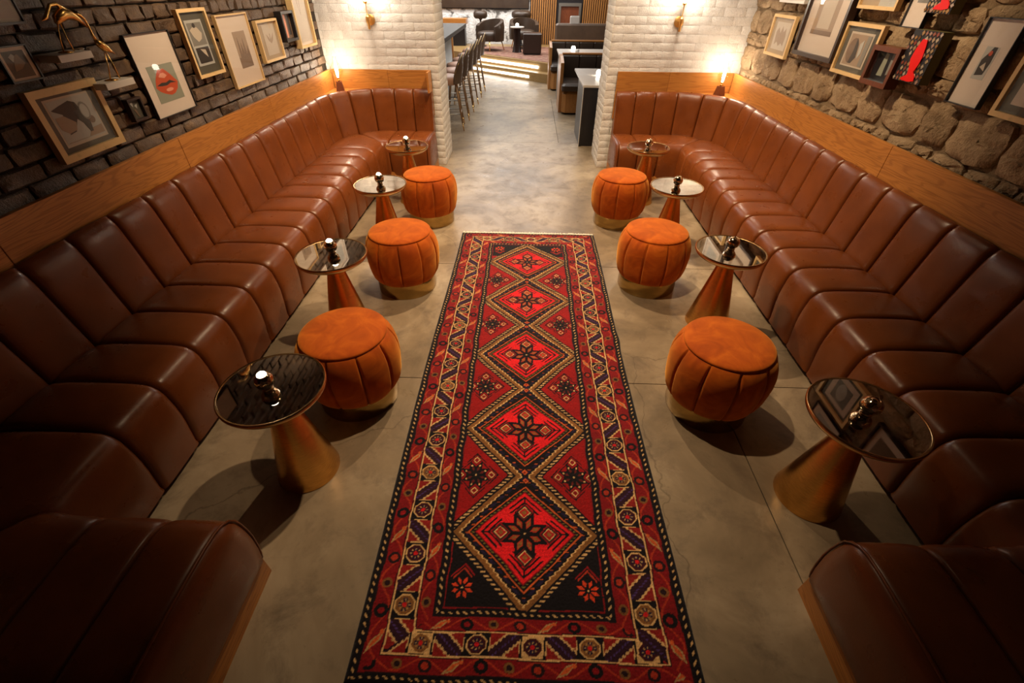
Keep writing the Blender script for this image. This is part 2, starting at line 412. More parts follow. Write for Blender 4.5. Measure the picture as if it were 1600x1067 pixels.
for hrow, wlo, whi in ((.085, .10, .26), (.215, .20, .36), (.10, .14, .3), (.19, .18, .42), (.12, .15, .33), (.20, .2, .4)):
    y = 1.2 + rs.uniform(0, .03)
    while y < YP - .08:
        L = min(rs.uniform(wlo, whi), YP - y)
        if L < .07: break
        hh = hrow * rs.uniform(.88, 1.0)
        put('stone', stone_mesh(rs.random(), L - .004, hh - .002), wr, (XR, y + L / 2, z + hrow / 2 + rs.uniform(-.006, .006)), (0, rs.uniform(-.04, .04), -PI / 2))
        y += L
    z += hrow
# white painted brick piers
wf = [brick_mesh(40 + s, .2125, .0722, .0042, .0016, M['white_brick'], soft=.6) for s in range(6)]
wh = [brick_mesh(60 + s, .1055, .0722, .0042, .0016, M['white_brick'], 4, 4, soft=.6) for s in range(3)]
def pier(name, x0, x1, side):
    wb = struct(MB().box(x0, x1, YP, YQ, 0, 2.9).build(name, M['white_mortar']))
    xin = x1 if side < 0 else x0                     # edge at the opening
    row = 0; z = .04
    while z < 1.80:
        x = xin; off = row % 2
        k = 0
        while True:
            L = .107 if (k == 0 and off) else .214
            xa = x - L if side < 0 else x + L
            if (xa < x0 - .02) or (xa > x1 + .02): break
            if z < .93 and abs(x - xin) > .2: break
            put('brick', rnd.choice(wh if L < .15 else wf), wb, ((x + xa) / 2, YP, z), (0, rnd.uniform(-.012, .012), 0))
            x = xa; k += 1
        y = YP; k = 0
        while y < YQ - .05:                          # the reveal
            L = .107 if (k == 0 and not off) else .214
            if y + L > YQ + .03: L = .107
            put('brick', rnd.choice(wh if L < .15 else wf), wb, (xin, y + L / 2, z), (0, rnd.uniform(-.01, .01), PI / 2 if side < 0 else -PI / 2))
            y += L; k += 1
        z += .0735; row += 1
    return wb
WBL = pier('wall_back_left', XL - .3, GL, -1); WBR = pier('wall_back_right', GR, XR + .3, 1)
struct(MB().box(XL - .3, XR + .3, -1.7, -1.6, 0, 2.9).build('wall_front', M['plain_wall']))

# the masonry goes on beyond the photograph's view: there the pieces are joined
def bricks_joined(name, parent, variants, mat, x_of, L, H, zs, a0, a1, rot):
    mb = MB(); R4 = random.Random(9)
    for r_, z in enumerate(zs):
        a = a0 + (r_ % 2) * L / 2
        while a + L <= a1:
            me = R4.choice(variants); cr, sr = math.cos(rot), math.sin(rot); px, py = x_of(a + L / 2)
            mb.add([(px + v.co.x * cr - v.co.y * sr, py + v.co.x * sr + v.co.y * cr, z + v.co.z) for v in me.vertices], [tuple(p.vertices) for p in me.polygons]); a += L + .004
    o = mb.build(name, mat, parent, True, .55); o['kind'] = 'stuff'
ztop = [1.005 + .0735 * k for k in range(11, 25)]; zlow = [1.005 + .0735 * k for k in range(11)]
bricks_joined('upper_bricks', wl, full, M['brick_dark'], lambda a: (XL, a), .215, .07, ztop, -1.5, YP, PI / 2)
bricks_joined('near_bricks', wl, full, M['brick_dark'], lambda a: (XL, a), .215, .07, zlow, -1.5, 1.2, PI / 2)
zt = [1.804 + .0735 * k for k in range(14)]
for w_, x0, x1, xi, ry in ((WBL, XL + .02, GL - .01, GL, PI / 2), (WBR, GR + .01, XR - .02, GR, -PI / 2)):
    bricks_joined('upper_bricks', w_, wf, M['white_brick'], lambda a: (a, YP), .2125, .07, zt, x0, x1, 0)
    bricks_joined('upper_reveal_bricks', w_, wf, M['white_brick'], lambda a, xi=xi: (xi, a), .2125, .07, zt, YP, YQ + .1, ry)
mb = MB(); R5 = random.Random(12); zz = 1.865
def stones_row(mb, z, hrow, ya, yb):
    y = ya
    while y < yb - .1:
        L = min(R5.uniform(.18, .42), yb - y); me = stone_mesh(R5.random(), L - .004, hrow - .004)
        mb.add([(XR + v.co.y, y + L / 2 - v.co.x, z + hrow / 2 + v.co.z) for v in me.vertices], [tuple(p.vertices) for p in me.polygons])
        bpy.data.meshes.remove(me); y += L
for hrow in (.18, .13, .21, .15, .19, .17): stones_row(mb, zz, hrow, -1.5, YP - .05); zz += hrow
zz = .955
for hrow in (.085, .215, .10, .19, .12, .20): stones_row(mb, zz, hrow, -1.5, 1.2); zz += hrow
mb.build('upper_stones', M['stone'], wr, True, .75)['kind'] = 'stuff'

# oak wall panelling with dark cap, one panel per board
def panelling(name, boxes, cap):
    r = sroot(name)
    for b, mt in boxes: MB().bbox(*b, r=.0015).build('panel', mt, r)
    for b in cap: MB().box(*b).build('cap', M['cap_dark'], r)
PZ0, PZ1 = .55, .99
ys = [-1.5, .32, 1.56, 2.79, 4.0, 5.455]
panelling('trim_1', [((-2.125, -2.10, ys[i] + .0015, ys[i + 1] - .0015, PZ0, PZ1), M['oak_y']) for i in range(5)],
          [(XL, -2.126, -1.5, 5.47, PZ0, .984)])
panelling('trim_2', [((-2.098, -1.5, 5.456, 5.476, PZ0, PZ1), M['oak_x']), ((-1.498, -1.035, 5.456, 5.476, PZ0, PZ1), M['oak_x']), ((-1.055, -1.035, 5.30, 5.454, .80, PZ1), M['oak_x'])],
          [(-2.098, -1.035, 5.477, YP, PZ0, .984)])
ys = [-1.5, .40, 1.60, 2.83, 4.05, 5.455]
panelling('trim_3', [((2.165, 2.19, ys[i] + .0015, ys[i + 1] - .0015, PZ0, PZ1 + .01), M['oak_y']) for i in range(5)],
          [(2.191, XR, -1.5, 5.47, PZ0, .992)])
panelling('trim_4', [((1.5, 2.163, 5.456, 5.476, PZ0, PZ1 + .01), M['oak_x']), ((.955, 1.498, 5.456, 5.476, PZ0, PZ1 + .01), M['oak_x'])],
          [(.955, 2.163, 5.477, YP, PZ0, .992)])

# ------------------------------------------------------------------ banquettes
TS = [0, .010, .028, .06, .12, .22, .35, .5, .65, .78, .88, .94, .972, .99, 1]
def puff(t): return 1 - .66 * abs(2 * t - 1) ** 30 - .34 * abs(2 * t - 1) ** 5
def channel(mb, c0, f0, c1, f1, prof, h, wr=None, cfun=None, back=False):
    """one upholstered channel: c = crease points, f = front points; prof = [(offset, z)], offset as share of depth (seat) or metres (back)"""
    k = len(prof); vs = []; fs = []
    for t in TS:
        C, Fp = (cfun(t) if cfun else (Vector(c0).lerp(Vector(c1), t), Vector(f0).lerp(Vector(f1), t)))
        d = (Fp - C); L = d.length; d = d / L
        for i, (o, zz) in enumerate(prof):
            a = prof[max(i - 1, 0)]; b = prof[min(i + 1, k - 1)]
            sa = (a[0] if back else a[0] * L); sb = (b[0] if back else b[0] * L)
            tx, tz = sb - sa, b[1] - a[1]; q = math.hypot(tx, tz) or 1
            nx, nz = (tz / q, -tx / q) if back else (-tz / q, tx / q)
            e = h * (puff(t) - 1) * ((.12 if i >= k - 2 else .45 if i == k - 3 else 1) if back else (1 if 0 < i < k - 1 else .4))
            if wr: e += wr(t, i)
            oo = (o if back else o * L) + nx * e
            vs.append((C.x + d.x * oo, C.y + d.y * oo, zz + nz * e))
    for a in range(len(TS) - 1):
        for i in range(k - 1):
            q = a * k + i; fs.append((q, q + 1, q + 1 + k, q + k))
    mb.add(vs, fs)
SEAT = [(-.08, .34), (-.04, .385), (0, .408), (.06, .424), (.2, .433), (.4, .436), (.6, .436), (.76, .434), (.85, .429), (.91, .418), (.955, .398), (.985, .37),
        (1.0, .335), (1.012, .29), (1.018, .24), (1.012, .18), (1.0, .12), (.988, .06), (.982, .035)]
CAP = SEAT[:-3] + [(1.0, .135), (.985, .112)]
BACK = [(.01, .36), (.012, .40), (.004, .45), (-.012, .56), (-.028, .67), (-.040, .745), (-.050, .782), (-.064, .808), (-.080, .822), (-.092, .824), (-.1005, .816), (-.101, .79)]
def banquette(s, label, XC, XF, XP, xfar, xnear, seams, yfar_s, ynear_s):
    """s=-1 left, +1 right; XC crease, XF seat front, XP panel face (absolute |x|)"""
    root = thing('banquette', label, 'banquette', (s * 1.7, 3.0, 0))
    def V(x, y): return Vector((s * (x) - s * 1.7, y - 3.0))
    R_ = .5; YC, YF = 5.345, 4.86; NC, NF = .20, .735   # far return crease/front, near return crease/front
    cx = XC - R_
    def arc(a, far=True):   # crease point on corner arc, angle from the x axis
        cy = YC - R_ if far else NC + R_
        return V(cx + R_ * math.cos(a), cy + (R_ if far else -R_) * math.sin(a))
    fr = .05
    def farc(a, far=True):
        cy = YF - fr if far else NF + fr
        return V(XF - fr + fr * math.cos(a), cy + (fr if far else -fr) * math.sin(a)) if False else \
            V(XF - fr * (1 - math.cos(a)) * 1.0, (YF if far else NF) + (-1 if far else 1) * fr * (1 - math.sin(a)))
    R2 = random.Random(int(5 + s))
    def wrk(t, i):
        return R2.uniform(-.0006, .0006)
    def seat(c0, f0, c1, f1, cf=None):
        mb = MB(); channel(mb, c0, f0, c1, f1, SEAT, .031, wrk, cf); mb.build('seat_channel', M['leather'], root, True)
    def backc(c0, o0, c1, o1, cf=None):
        mb = MB(); channel(mb, c0, o0, c1, o1, BACK, .031, wrk, cf, True); mb.build('back_channel', M['leather'], root, True)
    # far return
    xs = yfar_s
    for a, b in zip(xs, xs[1:]):
        seat(V(a, YC), V(a, YF), V(b, YC), V(b, YF))
        backc(V(a, YC), V(a, YF), V(b, YC), V(b, YF))
    # corner seats: from the return's last seam through 45 deg to the long run
    A = PI / 2
    def corner(a0, a1, far, kind):
        def cf(t):
            a = a0 + (a1 - a0) * t; C = arc(a, far)
            if kind == 'seat': return C, farc(a, far)
            o = V(cx, YC - R_ if far else NC + R_); return C, o
        return cf
    def lead(xa, far, a1):  # from straight x=xa on the return to angle a1 on the arc
        yc, yf = (YC, YF) if far else (NC, NF); L1 = cx - xa; L2 = R_ * (A - a1); tot = L1 + L2
        def cf(t):
            d = t * tot
            if d < L1: C = V(xa + d, yc); fx = xa + d / tot * (XF - fr * .0 - xa)
            else: C = arc(A - (d - L1) / R_, far)
            fx = xa + t * (XF - xa); k = max(0, (t - .7) / .3)
            return C, V(fx, yf + (-1 if far else 1) * fr * .35 * k * k)
        return cf
    seat(None, None, None, None, lead(xs[-1], True, A * .5))
    def lead2(a0, yend, far):
        cy = YC - R_ if far else NC + R_; L1 = R_ * a0; L2 = abs(cy - yend); tot = L1 + L2
        y_f0 = (YF if far else NF)
        def cf(t):
            d = t * tot
            C = arc(a0 - d / R_, far) if d < L1 else V(XC, cy + (-1 if far else 1) * (d - L1))
            k = max(0, (.3 - t) / .3)
            return C, V(XF - fr * .35 * k * k, y_f0 + (yend - y_f0) * t)
        return cf
    sy = seams
    seat(None, None, None, None, lead2(A * .5, sy[-1], True))
    # back channels round the corner
    def bpath(far):
        cy = YC - R_ if far else NC + R_
        def f(d):       # d measured from the start of the arc (return side); negative = straight return
            if d < 0: return V(cx + d, YC if far else NC), V(cx + d, (YC if far else NC) + (-1 if far else 1) * .3)
            if d < R_ * A: a = A - d / R_; return arc(a, far), V(cx, cy)
            y = cy + (-1 if far else 1) * (d - R_ * A); return V(XC, y), V(XC - .3, y)
        return f
    def backs(d0, ds, far):
        f = bpath(far)
        for a, b in zip([d0] + ds, ds):
            backc(None, None, None, None, (lambda a, b: (lambda t: f(a + (b - a) * t)))(a, b))
    dend = R_ * A + (YC - R_ - sy[-1])
    n = 5; d0 = xs[-1] - cx
    backs(d0, [d0 + (dend - d0) * (k + 1) / n for k in range(n)], True)
    # long run
    for a, b in zip(sy[::-1], sy[::-1][1:]):
        seat(V(XC, a), V(XF, a), V(XC, b), V(XF, b)); backc(V(XC, a), V(XF, a), V(XC, b), V(XF, b))
    # near corner and near return
    xn = ynear_s
    def rev(cf): return lambda t: cf(1 - t)
    seat(None, None, None, None, rev(lead2(A * .5, sy[0], False)))
    seat(None, None, None, None, rev(lead(xn[-1], False, A * .5)))
    dend = R_ * A + (sy[0] - NC - R_); d0 = xn[-1] - cx; n = 4
    backs(d0, [d0 + (dend - d0) * (k + 1) / n for k in range(n)], False)
    for a, b in zip(xn[::-1], xn[::-1][1:]):
        seat(V(a, NC), V(a, NF), V(b, NC), V(b, NF)); backc(V(a, NC), V(a, NF), V(b, NC), V(b, NF))
    # leather end caps: seat side panels with welt
    def endcap(x, yc, yf, bulge):
        mb = MB(); L = yf - yc; rows = []
        pts = [(o * L * .995, zz - .004) for o, zz in CAP]
        pts += [(.5 * L, .112), (-.08 * L, .112)]
        cxm, czm = .45 * L, .27
        for sc_, bl in ((1, 0), (.965, .014), (.8, .024), (.4, .028)):
            rows.append([(cxm + (p - cxm) * sc_, czm + (q - czm) * sc_, bl) for p, q in pts])
        k = len(pts); vs = []; fs = []
        for r_ in rows:
            for p, q, bl in r_:
                v = V(x, yc + p); vs.append((v.x - s * bl * bulge, v.y, q))
        for a in range(3):
            for j in range(k): fs.append((a * k + j, a * k + (j + 1) % k, (a + 1) * k + (j + 1) % k, (a + 1) * k + j))
        fs.append(tuple(3 * k + j for j in range(k)))
        mb.add(vs, fs); mb.build('end_panel', M['leather'], root, True)
        mb = MB(); pth = [(*V(x - .004 * bulge, yc + o * L), zz + .001) for o, zz in CAP[3:]]
        mb.tube(pth, .0045, 6); mb.build('welt', M['leather'], root, True)
    endcap(xs[0], YC, YF, 1); endcap(xn[0], NC, NF, 1)
    mb = MB()                                # upholstered edge closing the far end of the backrest
    v = V(xs[0], YC)
    poly = [(v.x, v.y - o * 1.0 if False else v.y - o, zz) for o, zz in BACK] + [(v.x, V(0, 5.452).y, .79), (v.x, V(0, 5.452).y, .36)]
    poly2 = [(p[0] + s * .02, p[1], p[2]) for p in poly]; k = len(poly)
    mb.add(poly + poly2, [tuple(range(k)), tuple(range(2 * k - 1, k - 1, -1))] + [(j, (j + 1) % k, k + (j + 1) % k, k + j) for j in range(k)])
    mb.build('back_end_panel', M['leather'], root)
    # oak plinth and carcass
    mb = MB()
    def bx(x0, x1, y0, y1, z0, z1):
        a, b = V(x0, y0), V(x1, y1); mb.box(min(a.x, b.x), max(a.x, b.x), a.y, b.y, z0, z1)
    bx(xs[0] + .0, XP - .004, YF + .004, 5.45, 0, .112); bx(XF + .06, XP - .004, NF - .1, YF + .004, 0, .112); bx(xn[0] + .0, XP - .004, -.1, NF - .004, 0, .112)
    mb.build('plinth', M['oak_y'], root)
    mb = MB(); bx(xs[0] + .03, XP - .01, YF + .05, 5.44, .112, .33); bx(XF + .05, XP - .01, .3, YF + .05, .112, .33); bx(xn[0] + .03, XP - .01, -.1, NF - .05, .112, .33)
    bx(XC + .088, XP - .004, .3, 5.3, .33, .70); bx(xs[0] + .02, XC, 5.435, 5.45, .33, .70)
    mb.build('carcass', M['cap_dark'], root)
    # corner ledge
    poly = [V(XP - .003, 5.453), V(cx - .1, 5.453), V(cx - .1, YC + .10)] + [V(cx + (R_ + .10) * math.cos(a), YC - R_ + (R_ + .10) * math.sin(a)) for a in [A * (1 - k / 8) for k in range(9)]] + [V(XP - .003, YC - R_)]
    MB().prism([(p.x, p.y) for p in poly], .79, .812).build('ledge', M['oak_y'], root)
    return root
def run(y0, pitch, n): return [y0 + pitch * i for i in range(n)]
banquette(-1, 'cognac leather channelled banquette along the dark brick wall', 1.995, 1.50, 2.10, 1.035, .925,
          run(1.035, .2545, 15), [1.035, 1.24, 1.445], [.925, 1.115, 1.335])
banquette(1, 'cognac leather channelled banquette along the stone wall', 2.062, 1.60, 2.165, .965, 1.05,
          run(.875, .2535, 16), [.965, 1.17, 1.385], [1.05, 1.26, 1.48])

# ------------------------------------------------------------------ poufs
def make_pouf(label, loc, rz):
    t = thing('pouf', label, 'pouf', loc, rz, 'orange velvet poufs by the rug')
    MB().lathe([(.190, 0), (.201, 0), (.203, .004), (.203, .108), (.190, .110)], 64).build('base_ring', M['brass'], t, True, .6)
    NP = 10
    def wob(a, z, r):
        u = (a * NP / (2 * PI)) % 1; u = min(u, 1 - u)            # 0 at a pleat
        k = max(0, min(1, (z - .10) / .03)) * max(0, min(1, (.418 - z) / .03))
        return k * (.006 * (abs(math.sin(PI * u)) ** .7) - .022 * math.exp(-(u / .028) ** 2) - .002) + .0015 * math.sin(5 * a + z * 9)
    body = [(.185, .104), (.204, .105), (.216, .113), (.228, .138), (.238, .18), (.243, .23), (.2455, .275), (.243, .32), (.235, .36), (.224, .39), (.213, .41), (.205, .4185), (.198, .421)]
    MB().lathe(body, 300, wob=wob).build('body', M['velvet'], t, True)
    top = [(.198, .418), (.206, .4195), (.208, .424), (.203, .430), (.190, .436), (.15, .442), (.08, .446), (.0001, .447)]
    MB().lathe(top, 64).build('top_cushion', M['velvet'], t, True)
    return t
P0 = [(-.858, 1.665), (-.838, 2.775), (-.853, 3.915), (.985, 1.66), (.912, 2.86), (.85, 3.955)]
PL = ['nearest orange velvet pouf left of the rug, beside the dark-topped table', 'middle orange velvet pouf left of the rug', 'far orange velvet pouf left of the rug, near the pier',
      'nearest orange velvet pouf right of the rug, redder and largest on that side', 'middle orange velvet pouf right of the rug', 'far orange velvet pouf right of the rug, near the pier']
p0 = make_pouf(PL[0], (*P0[0], 0), .25)
for i in range(1, 6): dup(p0, (*P0[i], 0), .25 + i * .21, PL[i])

# ------------------------------------------------------------------ tables with globe candles
def make_table(label, loc):
    t = thing('side_table', label, 'side table', loc, 0, 'brass cone side tables')
    MB().lathe([(.118, 0), (.134, 0), (.1345, .006), (.127, .04), (.098, .18), (.069, .32), (.046, .43), (.042, .455)], 96).build('pedestal', M['brass_turned'], t, True, .7)
    MB().lathe([(.036, .445), (.06, .452), (.12, .466), (.17, .484), (.191, .499), (.199, .511), (.2, .522), (.1965, .5265), (.192, .5255), (.190, .520), (.06, .512), (.036, .5)], 96).build('rim', M['brass_rim'], t, True, .9)
    MB().lathe([(.0001, .514), (.1895, .514), (.1905, .5155), (.1905, .5215), (.189, .523), (.0001, .523)], 96).build('mirror_top', M['mirror_top'], t, True, .6)
    return t
T0 = [(-.957, 1.19), (-1.097, 2.252), (-1.11, 3.378), (-1.122, 4.375), (1.272, 1.129), (1.222, 2.405), (1.171, 3.446), (1.162, 4.464)]
TL = ['nearest brass cone table on the left, its mirrored top dark, by the nearest pouf', 'second nearest brass cone table on the left', 'third brass cone table on the left, pale reflections in its top',
      'farthest brass cone table on the left, in the bench corner', 'nearest brass cone table on the right, picture reflections in its top', 'second nearest brass cone table on the right',
      'third brass cone table on the right, pale reflections in its top', 'farthest brass cone table on the right, in the bench corner']
t0 = make_table(TL[0], (*T0[0], 0))
for i in range(1, 8): dup(t0, (*T0[i], 0), .3 * i, TL[i])
def make_candle(label, loc, lit, rz=0):
    t = thing('globe_candle', label, 'candle holder', loc, rz, 'mercury glass globe candles')
    r = .036; pr = [(.012, 0), (.02, .001), (.021, .005), (.015, .009)]
    for k in range(1, 22):
        a = -PI / 2 + .42 + (PI - .42 - .5) * k / 21; pr.append((r * math.cos(a), .041 + r * math.sin(a)))
    MB().lathe(pr + [(pr[-1][0] - .003, pr[-1][1] - .002), (.014, .062)], 40, cap=False).build('globe', M['globe'], t, True)
    MB().lathe([(.0001, .040), (.017, .040), (.0175, .058), (.0185, .068), (.0165, .077), (.010, .083), (.0001, .085)] if lit else [(.0001, .040), (.017, .040), (.0175, .066), (.013, .072), (.0001, .074)], 20).build('wax', M['candle_glow'] if lit else M['globe'], t, True)
    return t
CO = [(-.01, -.01), (.0, .02), (0, 0), (.0, .01), (.0, .01), (.005, .015), (0, .005), (0, 0)]
c_lit = None; c_un = None
for i in range(8):
    lb = ('lit ' if i < 4 else '') + 'globe candle holder on the ' + TL[i].split(',')[0].replace(' its mirrored top dark', '')
    lc = (T0[i][0] + CO[i][0], T0[i][1] + CO[i][1], .523)
    src = c_lit if i < 4 else c_un
    if src is None:
        o = make_candle(lb, lc, i < 4)
        if i < 4: c_lit = o
        else: c_un = o
    else: dup(src, lc, i * .7, lb)

# ------------------------------------------------------------------ the runner rug
def rug():
    xc, y0, y1, hw = .034, .392, 3.645, .580
    nx, ny = 362, 1017
    xs = np.linspace(-hw, hw, nx); ys_ = np.linspace(y0, y1, ny)
    X, Y = np.meshgrid(xs, ys_)
    rg = np.random.default_rng(3)
    def S(*c): return np.array(lin(c))
    NAVY, DARK, RED, DRED, BRED = S(22, 14, 40), S(34, 12, 18), S(186, 16, 20), S(122, 12, 18), S(216, 24, 32)
    TAN, IVORY, ORG, RUST, BLACK = S(138, 90, 46), S(212, 168, 112), S(192, 84, 38), S(160, 46, 26), S(14, 8, 14)
    C = np.zeros((ny, nx, 3)); C[:] = DARK
    # hand-knotted waviness
    X = X + .0022 * np.sin(Y * 21) + .0015 * np.sin(Y * 53 + 1)
    Y = Y + .0025 * np.sin(X * 19 + .6)
    ax = np.abs(X)
    bs = hw - ax; be = np.minimum(Y - y0, y1 - Y) * 1.27
    b = np.minimum(bs, be); side = bs <= be
    along = np.where(side, Y, X)
    def put_(mask, col): C[mask] = col
    # barber-pole stripes
    def barber(lo, hi):
        m = (b >= lo) & (b < hi); put_(m, BLACK)
        c = (b - (lo + hi) / 2) / (hi - lo); p = (along / .0265 + c * 1.1) % 1
        put_(m & (p < .36) & (np.abs(c) < .16), IVORY * .8)
    put_(b < .006, BLACK)
    barber(.006, .036)
    def redborder(lo, hi, ph):
        m = (b >= lo) & (b < hi); put_(m, DRED); c = (b - (lo + hi) / 2) / (hi - lo) * 2
        put_(m & (np.abs(c - .75 * np.sin(along / .19 * 2 * PI + ph)) < .13), RUST)
        q = (along + ph * .03) / .093; k = np.floor(q).astype(int) % 4; u = (q % 1 - .5)
        r = np.hypot(c * .85, u * 2.6)
        put_(m & (k == 0) & (r < .62), DARK); put_(m & (k == 0) & (r < .34), RUST)
        put_(m & (k == 2) & (r < .66), BLACK); put_(m & (k == 2) & (r < .3), DRED * 1.2)
        hk = np.abs(c - .5 * u * 4) + np.abs(u) * 1.2
        put_(m & (k == 1) & (hk < .48), IVORY * .6); put_(m & (k == 1) & (hk < .30), ORG)
        put_(m & (k == 1) & (np.hypot(c - .45, (u - .28) * 2.5) < .22), ORG)
        put_(m & (k == 3) & (r < .5) & (r > .28), TAN * .7); put_(m & (k == 3) & (r <= .28), DARK)
    redborder(.038, .104, 0.0); redborder(.198, .256, 2.0)
    barber(.257, .290)
    m = (b >= .036) & (b < .040); put_(m, DARK)
    # main border
    lo, hi = .108, .194; m = (b >= lo) & (b < hi); put_(m, DARK)
    c = (b - (lo + hi) / 2) / ((hi - lo) / 2) * np.where(side, np.sign(X), 1)
    pitch = np.where(side, .1838, .1905); off = np.where(side, .624, -.352)
    q = (along - off) / pitch + .5; k = np.floor(q).astype(int); u = (q % 1 - .5) * pitch
    wv = u / .040
    octm = np.maximum(np.maximum(np.abs(c), np.abs(wv)), (np.abs(c) + np.abs(wv)) * .72)
    between = np.abs(u) > .046
    un = np.where(u > 0, u - pitch / 2, u + pitch / 2); sgn = np.where((k + (u > 0)) % 2 == 0, 1.0, -1.0)
    dd = c - sgn * un / .040
    ser = .10 * (((along / .012) % 1) > .5)
    put_(m & between, S(132, 26, 22))
    put_(m & between & (np.abs(dd) < .92 + ser), IVORY * .9)
    put_(m & between & (np.abs(dd) < .68 + ser), S(44, 14, 30))
    put_(m & between & (np.abs(dd) < .12) & (((along / .010) % 1) > .45), S(90, 60, 130) * .6)
    put_(m & ~between, BLACK)
    fill = ~side & (k % 2 == 0)
    put_(m & ~between & fill & (np.maximum(np.abs(c), np.abs(wv)) < .92), IVORY * .9)
    put_(m & ~between & (octm < .88) & (octm > .76), IVORY * .9)
    put_(m & ~between & (octm <= .76) , S(58, 12, 22)); put_(m & ~between & (octm <= .76) & (k % 3 == 0), TAN * .8)
    ang = np.arctan2(c, wv); rad = np.hypot(c, wv)
    put_(m & ~between & (rad < .56) & (rad > .22) & (np.cos(4 * ang) > -.1), np.array(NAVY) * 1.5)
    put_(m & ~between & (rad < .50) & (rad > .30) & (np.cos(8 * ang) > .55), IVORY * .6)
    put_(m & ~between & (rad < .2), BRED * .8)
    put_(m & (np.abs(u) > .0425) & (np.abs(u) < .0465) & (np.abs(c) < .62), IVORY * .9)
    for e in (.1055, .1965): put_(np.abs(b - e) < .0030, IVORY * .95)
    for e in (.100, .202): put_(np.abs(b - e) < .0018, BLACK)
    # field
    fm = b >= .291
    fx0 = hw - .291
    C[fm] = RED * .55
    put_(fm & ((Y < .86) | (Y > 3.22)), BLACK * 1.0)
    put_(fm & (np.abs(b - .2935) < .0025), DRED)
    MC = [.905, 1.44, 2.009, 2.588, 3.13]; JC = [1.171, 1.735, 2.306, 2.851]
    hws = .291
    # side flowers
    def flower(cx, cy, rr_, pet, out, sx=1.0, sy=1.0, lines=True, dark=BLACK):
        u = (X - cx) / sx; v = (Y - cy) / sy; r = np.hypot(u, v); a = np.arctan2(v, u)
        loc = fm & (r < rr_ * 2.3)
        if lines:
            for q_ in (1.75, 1.5):
                ch = np.abs(np.abs(u) + np.abs(v) - rr_ * q_) < rr_ * .06
                put_(loc & ch & (np.minimum(np.abs(u), np.abs(v)) < rr_ * .75), dark)
            put_(loc & ((np.abs(u) < .0025) | (np.abs(v) < .0025)) & (r < rr_ * 1.7) & (r > rr_), dark)
            for du, dv in ((1, 0), (-1, 0), (0, 1), (0, -1)):
                uu = np.abs(u - du * rr_ * 1.22) + np.abs(v - dv * rr_ * 1.22)
                put_(loc & (uu < rr_ * .42), DRED * .9); put_(loc & (uu < rr_ * .29), IVORY); put_(loc & (uu < rr_ * .20), out)
        for kk in range(8):
            th = PI / 8 + kk * PI / 4
            p = u * math.cos(th) + v * math.sin(th); s_ = -u * math.sin(th) + v * math.cos(th)
            rh = np.abs(p - rr_ * .54) / (rr_ * .50) + np.abs(s_) / (rr_ * .25)
            put_(loc & (rh < 1.3), dark); put_(loc & (rh < .42 + .2 * (not lines)), pet); put_(loc & lines & (np.hypot(p - rr_ * .8, s_) < rr_ * .07), IVORY)
        put_(loc & (r < rr_ * .07), IVORY)
    for jc in JC:
        for sx_ in (-.223, .219):
            d = np.abs(X - sx_) / .12 + np.abs(Y - jc) / .155
            flower(sx_, jc, .058, S(96, 26, 22), DRED, 1, 1.12)
            put_(fm & (np.hypot(X - sx_, Y - jc) < .045) & (np.abs(np.sin(4 * np.arctan2(Y - jc, X - sx_))) < .25) & (np.hypot(X - sx_, Y - jc) > .02), BLACK)
    for cy_, sg in ((.692, 1), (3.345, -1)):
        for sx_ in (-.228, .236):
            flower(sx_, cy_, .052, S(206, 62, 30), DRED, 1, .9, False)
            ch = np.abs(np.abs(X - sx_) * 1.0 + (sg * (Y - cy_)) - .085) < .004
            put_(fm & ch & (np.abs(X - sx_) < .045), DRED * 1.3)
            ch = np.abs(np.abs(X - sx_) * 1.0 + (sg * (Y - cy_)) - .070) < .004
            put_(fm & ch & (np.abs(X - sx_) < .035), RUST)
    # medallions
    mo = np.full_like(X, 9.); mi = np.full_like(X, 9.); idx = np.zeros(X.shape, int); dyv = np.zeros_like(X)
    for i, mc in enumerate(MC):
        hu = ((MC[i + 1] - mc) / 2 if i < 4 else .275); hd = ((mc - MC[i - 1]) / 2 if i else .285)
        dy = Y - mc; h_ = np.where(dy > 0, hu, hd)
        ho = h_ * (1.165 if True else 1)
        if i == 0: ho = np.where(dy > 0, ho, hd * 1.05)
        if i == 4: ho = np.where(dy > 0, hu * 1.05, ho)
        a = ax / hws + np.abs(dy) / ho; bq = ax / hws + np.abs(dy) / (h_ * 1.01)
        near = a < mo; mo = np.where(near, a, mo); mi = np.where(near, bq, mi); idx = np.where(near, i, idx); dyv = np.where(near, dy / h_ * .27, dyv)
    per = (Y * 1.0 + ax * 0)
    zig = np.abs(((per / .017) % 1) - .5) * 2           # 0..1 saw-tooth
    put_(fm & (mo < 1.13) & (mo >= 1.0), BLACK * 1.2)
    put_(fm & (mo < 1.10) & (mo >= 1.035) & (((per / .0155) % 1) < .45), IVORY * .85)
    put_(fm & (mo < 1.0), TAN * .85)
    put_(fm & (mo < .985) & (mo > .965) & (((per / .007) % 1) < .5), TAN * .7)
    put_(fm & (mo < .905 + .030 * zig), IVORY)
    put_(fm & (mo < .882 + .030 * zig), BLACK)
    cl = (((per + .006) / .034) % 1)
    put_(fm & (mo < .865) & (mo > .815) & (cl < .55), NAVY * 1.6)
    put_(fm & (mo < .835) & (mo > .79) & (cl > .62) & (cl < .74), ORG * .8)
    # inner part
    I = mi
    inn = fm & (mo < .86)
    put_(inn & (I < .80) & (I > .70), BLACK)
    put_(inn & (np.abs(I - .785) < .0135), ORG)
    put_(inn & (np.abs(I - .725) < .016) & (((per / .012) % 1) < .5), S(120, 110, 50) * .8)
    put_(inn & (I < .70), DRED)
    put_(inn & (I < .675), BRED)
    u = X; v = dyv
